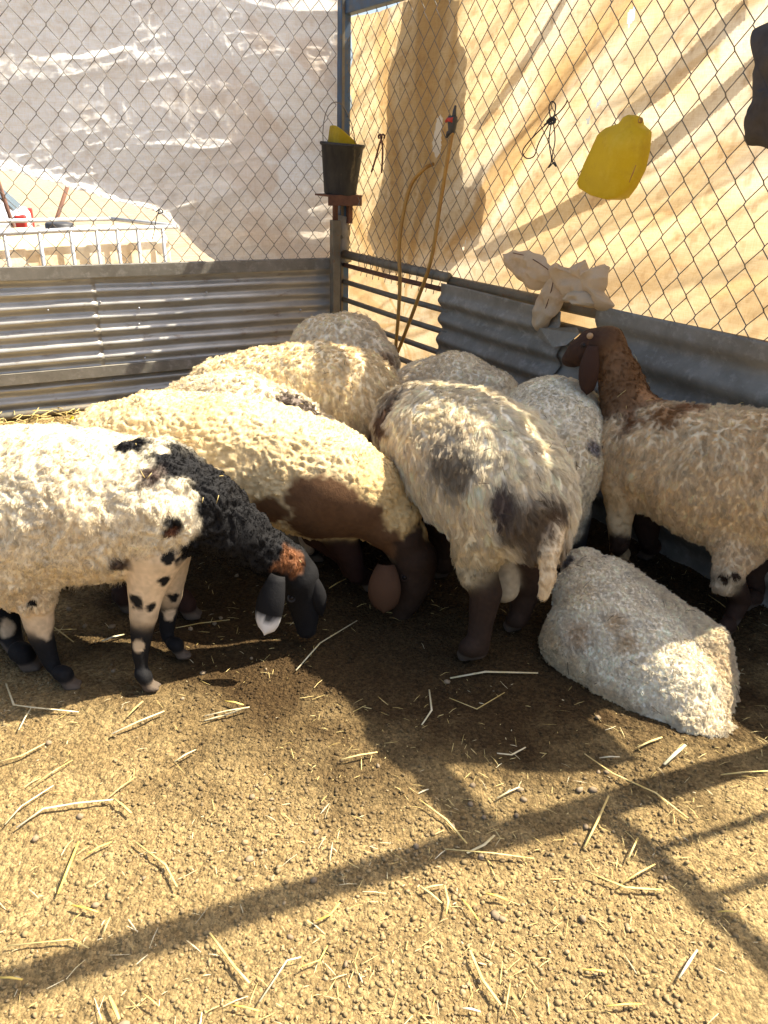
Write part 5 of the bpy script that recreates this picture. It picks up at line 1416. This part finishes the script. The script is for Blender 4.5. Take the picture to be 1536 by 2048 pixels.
for l, w, m_ in (([(450, 255), (660, 165)], 4, 'strawpale'), ([(820, 195), (905, 165), (990, 150)], 4, 'strawpale'), ([(0, 372), (90, 345), (185, 300)], 3.5, 'straw'), ([(700, 365), (785, 315)], 3.5, 'strawpale'),
    ([(25, 620), (90, 550), (220, 470)], 3, 'strawpale'), ([(70, 630), (180, 560), (320, 540), (460, 515)], 4.5, 'strawpale'), ([(460, 515), (530, 580)], 4.5, 'straw'), ([(235, 890), (280, 790), (320, 690)], 5, 'strawgold'),
    ([(35, 1105), (290, 1075), (360, 1110)], 3.5, 'straw'), ([(545, 690), (665, 780), (710, 865)], 4, 'straw'), ([(840, 1050), (940, 1190), (1000, 1260)], 5, 'straw'), ([(1040, 1330), (1150, 1170), (1205, 1165)], 4, 'strawpale'),
    ([(440, 1305), (480, 1396)], 7, 'straw'), ([(1260, 1015), (1320, 985), (1360, 940)], 4, 'strawgold'), ([(920, 1335), (1040, 1365)], 3.5, 'strawgold'), ([(1365, 355), (1510, 315)], 3.5, 'straw'), ([(135, 470), (295, 365)], 2.5, 'straw'),
    ([(430, 515), (545, 425)], 2.5, 'straw'), ([(350, 745), (400, 715), (450, 690)], 4, 'strawgold'), ([(0, 1230), (95, 1235)], 4.5, 'strawgold'), ([(290, 940), (395, 965)], 4, 'strawgold'), ([(510, 190), (575, 130)], 3.5, 'straw'),
    ([(900, 115), (975, 135)], 4, 'strawgold'), ([(415, 1055), (445, 990)], 3, 'straw'), ([(570, 1290), (640, 1350)], 3, 'straw'), ([(1205, 1205), (1280, 1165), (1310, 1110)], 3, 'strawgold'), ([(30, 60), (60, 140), (130, 155), (320, 175)], 3.5, 'strawpale'), ([(130, 155), (80, 245)], 2.5, 'strawpale')):
    stalk(A3(l), w, m_)
for l, w, m_ in (([(140, 515), (250, 590), (330, 690)], 3.5, 'straw'), ([(240, 715), (430, 730), (600, 740)], 3, 'straw'), ([(800, 700), (850, 600), (895, 500)], 4.5, 'straw'), ([(820, 810), (960, 870), (1115, 880)], 5, 'straw'),
    ([(940, 855), (1080, 775)], 3.5, 'straw'), ([(970, 760), (1010, 675)], 3.5, 'straw'), ([(800, 325), (910, 410), (1080, 495), (1210, 600)], 3.5, 'straw'), ([(1115, 380), (1200, 300)], 7, 'strawpale'), ([(1010, 305), (1110, 260)], 4, 'straw'),
    ([(340, 1130), (390, 1240), (465, 1340)], 6, 'straw'), ([(1170, 1245), (1245, 1125)], 5, 'strawpale'), ([(140, 865), (230, 935)], 4, 'straw'), ([(150, 880), (235, 858)], 3.5, 'straw'), ([(240, 865), (255, 930), (245, 985)], 4.5, 'straw'),
    ([(405, 890), (490, 915)], 5, 'strawgold'), ([(310, 910), (375, 1000)], 3.5, 'strawgold'), ([(450, 330), (510, 325), (565, 300)], 3.5, 'strawpale'), ([(450, 505), (540, 460)], 3.5, 'strawpale'), ([(885, 1350), (1025, 1335)], 4, 'strawgold'),
    ([(790, 1205), (885, 1215)], 4, 'strawgold'), ([(1340, 425), (1536, 405)], 3.5, 'straw'), ([(1330, 965), (1400, 978)], 3.5, 'strawgold'), ([(310, 1360), (385, 1365)], 4, 'strawpale'), ([(860, 340), (940, 343)], 3, 'strawpale'), ([(330, 730), (400, 690), (440, 655)], 5, 'strawpale'),
    ([(480, 1380), (500, 1260)], 3, 'straw'), ([(180, 70), (190, 150), (150, 215)], 3, 'strawpale'), ([(260, 100), (370, 150), (480, 90)], 2.5, 'straw')):
    stalk(A4(l), w, m_)
for l, w, m_ in (([(592, 1345), (640, 1290), (714, 1248)], 3, 'strawpale'), ([(900, 1362), (970, 1350), (1075, 1352)], 5, 'strawpale'), ([(85, 1245), (130, 1280), (150, 1300)], 2.5, 'straw'), ([(92, 1275), (155, 1268)], 2.5, 'straw'), ([(205, 1292), (250, 1278)], 4.5, 'strawpale'), ([(352, 1262), (400, 1252), (460, 1245)], 2.5, 'straw'), ([(1415, 1200), (1460, 1235)], 2.5, 'straw'),
    ([(700, 1135), (745, 1148)], 3, 'straw'), ([(658, 1185), (692, 1165)], 3, 'straw'), ([(410, 1440), (500, 1425)], 3, 'strawpale')):
    stalk(l, w, m_)

def scatter_mesh(name, centers, scales, nvar, seed, mat, label, cat=None, squash=0.75, rough=0.35):
    r = np.random.default_rng(seed)
    t = (1 + 5 ** 0.5) / 2
    iv = np.array([(-1, t, 0), (1, t, 0), (-1, -t, 0), (1, -t, 0), (0, -1, t), (0, 1, t), (0, -1, -t), (0, 1, -t), (t, 0, -1), (t, 0, 1), (-t, 0, -1), (-t, 0, 1)], float); iv /= np.linalg.norm(iv[0])
    it = np.array([(0, 11, 5), (0, 5, 1), (0, 1, 7), (0, 7, 10), (0, 10, 11), (1, 5, 9), (5, 11, 4), (11, 10, 2), (10, 7, 6), (7, 1, 8), (3, 9, 4), (3, 4, 2), (3, 2, 6), (3, 6, 8), (3, 8, 9), (4, 9, 5), (2, 4, 11), (6, 2, 10), (8, 6, 7), (9, 8, 1)])
    n = len(centers)
    sh = iv[None] * (1 + rough * r.uniform(-1, 1, (n, 12, 1))) * np.stack([r.uniform(.7, 1.3, n), r.uniform(.7, 1.3, n), np.full(n, squash)], -1)[:, None]
    a = r.uniform(0, 6.28, n); ca, sa = np.cos(a)[:, None], np.sin(a)[:, None]
    x = sh[..., 0] * ca - sh[..., 1] * sa; y = sh[..., 0] * sa + sh[..., 1] * ca
    sh = np.stack([x, y, sh[..., 2]], -1) * scales[:, None, None] + centers[:, None]
    T = (it[None] + (np.arange(n) * 12)[:, None, None]).reshape(-1, 3)
    o = link(name, np_mesh(name, sh.reshape(-1, 3), None, T, smooth=True), mat)
    tag(o, label, cat, kind='stuff'); return o
def floor_points(n, seed, bias=1.6):
    r = np.random.default_rng(seed)
    # denser close to the camera, thin further out
    y = 0.5 + 3.2 * r.uniform(size=n) ** bias; x = r.uniform(-1, 1, n) * (0.75 + 0.62 * y) + 0.05
    cl = fbm(np.stack([x * 2.5, y * 2.5, y * 0], -1), 3, seed + 1)
    k = r.uniform(size=n) < 0.45 + 1.1 * cl
    x, y = x[k], y[k]
    return np.stack([x, y, ground_h(x, y)], -1)
cp_ = floor_points(90000, 77)
sc_ = 0.0016 + 0.0045 * np.random.default_rng(5).uniform(size=len(cp_)) ** 3
scatter_mesh('soil_crumbs', cp_ + np.array([0, 0, 1]) * sc_[:, None] * 0.3, sc_, 1, 31, MAT['crumb'], 'small brown soil crumbs scattered over the pen floor')
dp_ = floor_points(600, 99, 1.3)
sd_ = 0.005 + 0.006 * np.random.default_rng(6).uniform(size=len(dp_))
MAT['dropping'] = simple('dropping', (0.20, 0.15, 0.095), (0.28, 0.21, 0.13), rough=0.9, scale=15, bstr=0.2, spec=0.15)
scatter_mesh('droppings_gravel', dp_ + np.array([0, 0, 1]) * sd_[:, None] * 0.35, sd_, 1, 41, MAT['dropping'], 'dark round pebbles and droppings on the pen floor', rough=0.28, squash=0.7)
# chaff: thousands of tiny straw bits
def chaff(n, seed, lmin, lmax, wid, mat, name, label):
    r = np.random.default_rng(seed)
    p = floor_points(n, seed); n = len(p)
    a = r.uniform(0, 6.28, n); L = lmin + (lmax - lmin) * r.uniform(size=n) ** 2.5; w = wid * r.uniform(.6, 1.4, n)
    d = np.stack([np.cos(a), np.sin(a), r.normal(size=n) * 0.12], -1); sd = np.stack([-np.sin(a), np.cos(a), r.normal(size=n) * 0.3], -1)
    c = p + np.array([0, 0, 0.005]); mid = c + np.array([0, 0, 1]) * (0.10 * L * r.uniform(-.3, 1, n))[:, None]
    e0 = c - d * L[:, None] / 2; e1 = c + d * L[:, None] / 2
    e0[:, 2] = np.maximum(e0[:, 2], p[:, 2] + 0.002); e1[:, 2] = np.maximum(e1[:, 2], p[:, 2] + 0.002)
    s_ = sd * w[:, None]; u_ = np.array([0, 0, 1.0]) * w[:, None] * 0.7
    V = np.stack([e0 - s_ * .5, e0 + s_ * .5, mid - s_, mid + s_, e1 - s_ * .5, e1 + s_ * .5, mid + u_], 1).reshape(-1, 3)
    q = np.arange(n)[:, None] * 7
    Q = np.concatenate([q + np.array([0, 1, 3, 2]), q + np.array([2, 3, 5, 4])]); T = np.concatenate([q + np.array([2, 3, 6]), q + np.array([0, 6, 1]), q + np.array([4, 5, 6])])
    o = link(name, np_mesh(name, V, Q, T, smooth=False), MAT[mat]); tag(o, label, kind='stuff')
chaff(9000, 121, 0.004, 0.045, 0.0008, 'straw', 'chaff', 'fine golden straw chaff strewn over the pen floor')
chaff(2500, 131, 0.006, 0.05, 0.0009, 'strawpale', 'pale_chaff', 'pale straw bits strewn over the pen floor')
# straw and a yellow rag heaped at the foot of the left fence
def heap():
    r = random.Random(4); m = MB()
    for k in range(140):
        s = 1.35 + 1.1 * r.random(); o = 0.06 + 0.25 * r.random() ** 1.5
        p = Lw(s, 0.01 + 0.05 * r.random() * (1 - o), o); a = r.uniform(0, 6.28); L = 0.04 + 0.10 * r.random()
        d = np.array([math.cos(a), math.sin(a), 0.25 * r.uniform(-.2, 1)])
        m.tube([p - d * L / 2, p + d * L / 2 + UP * 0.006], 0.0025, 4)
    o = m.build('straw_heap', MAT['straw'], None, smooth=True); tag(o, 'loose straw swept against the foot of the grey fence', kind='stuff')
heap()
rg = cloth_lump('yellow_rag', [(0.01, [(135, 840, 0.1, 7)] * 2)], MAT['yellow'], None, 0.006, 7) if False else None
def rag():
    p0 = at_z(165, 845, 0.0); m = MB(); V = []; F = []
    for i in range(9):
        for j in range(5):
            x = (i - 4) * 0.016; y = (j - 2) * 0.014
            z = 0.025 + 0.014 * math.sin(i * 1.3) * math.cos(j * 1.1) + 0.006 * math.sin(i * 3 + j * 2)
            V.append(p0 + DL * x + NL * y + UP * z)
    for i in range(8):
        for j in range(4): a = i * 5 + j; F.append((a, a + 1, a + 6, a + 5))
    o = m.add(V, F).build('yellow_rag', MAT['yellow'], None, smooth=True)
    md = o.modifiers.new('thickness', 'SOLIDIFY'); md.thickness = 0.003
    tag(o, 'small crumpled yellow rag on the straw by the grey fence', 'rag')
rag()

# two stalks of the same look and place: tell the nearer from the farther
same = {}
for o in bpy.data.objects:
    if o.get('category') == 'straw': same.setdefault(o['label'], []).append(o)
for lab, os_ in same.items():
    if len(os_) == 2 and len(lab.split()) < 15:
        os_.sort(key=lambda o: -np.mean([v.co.y for v in o.data.vertices]))
        os_[0]['label'] = lab + ', farther one'; os_[1]['label'] = lab + ', nearer one'
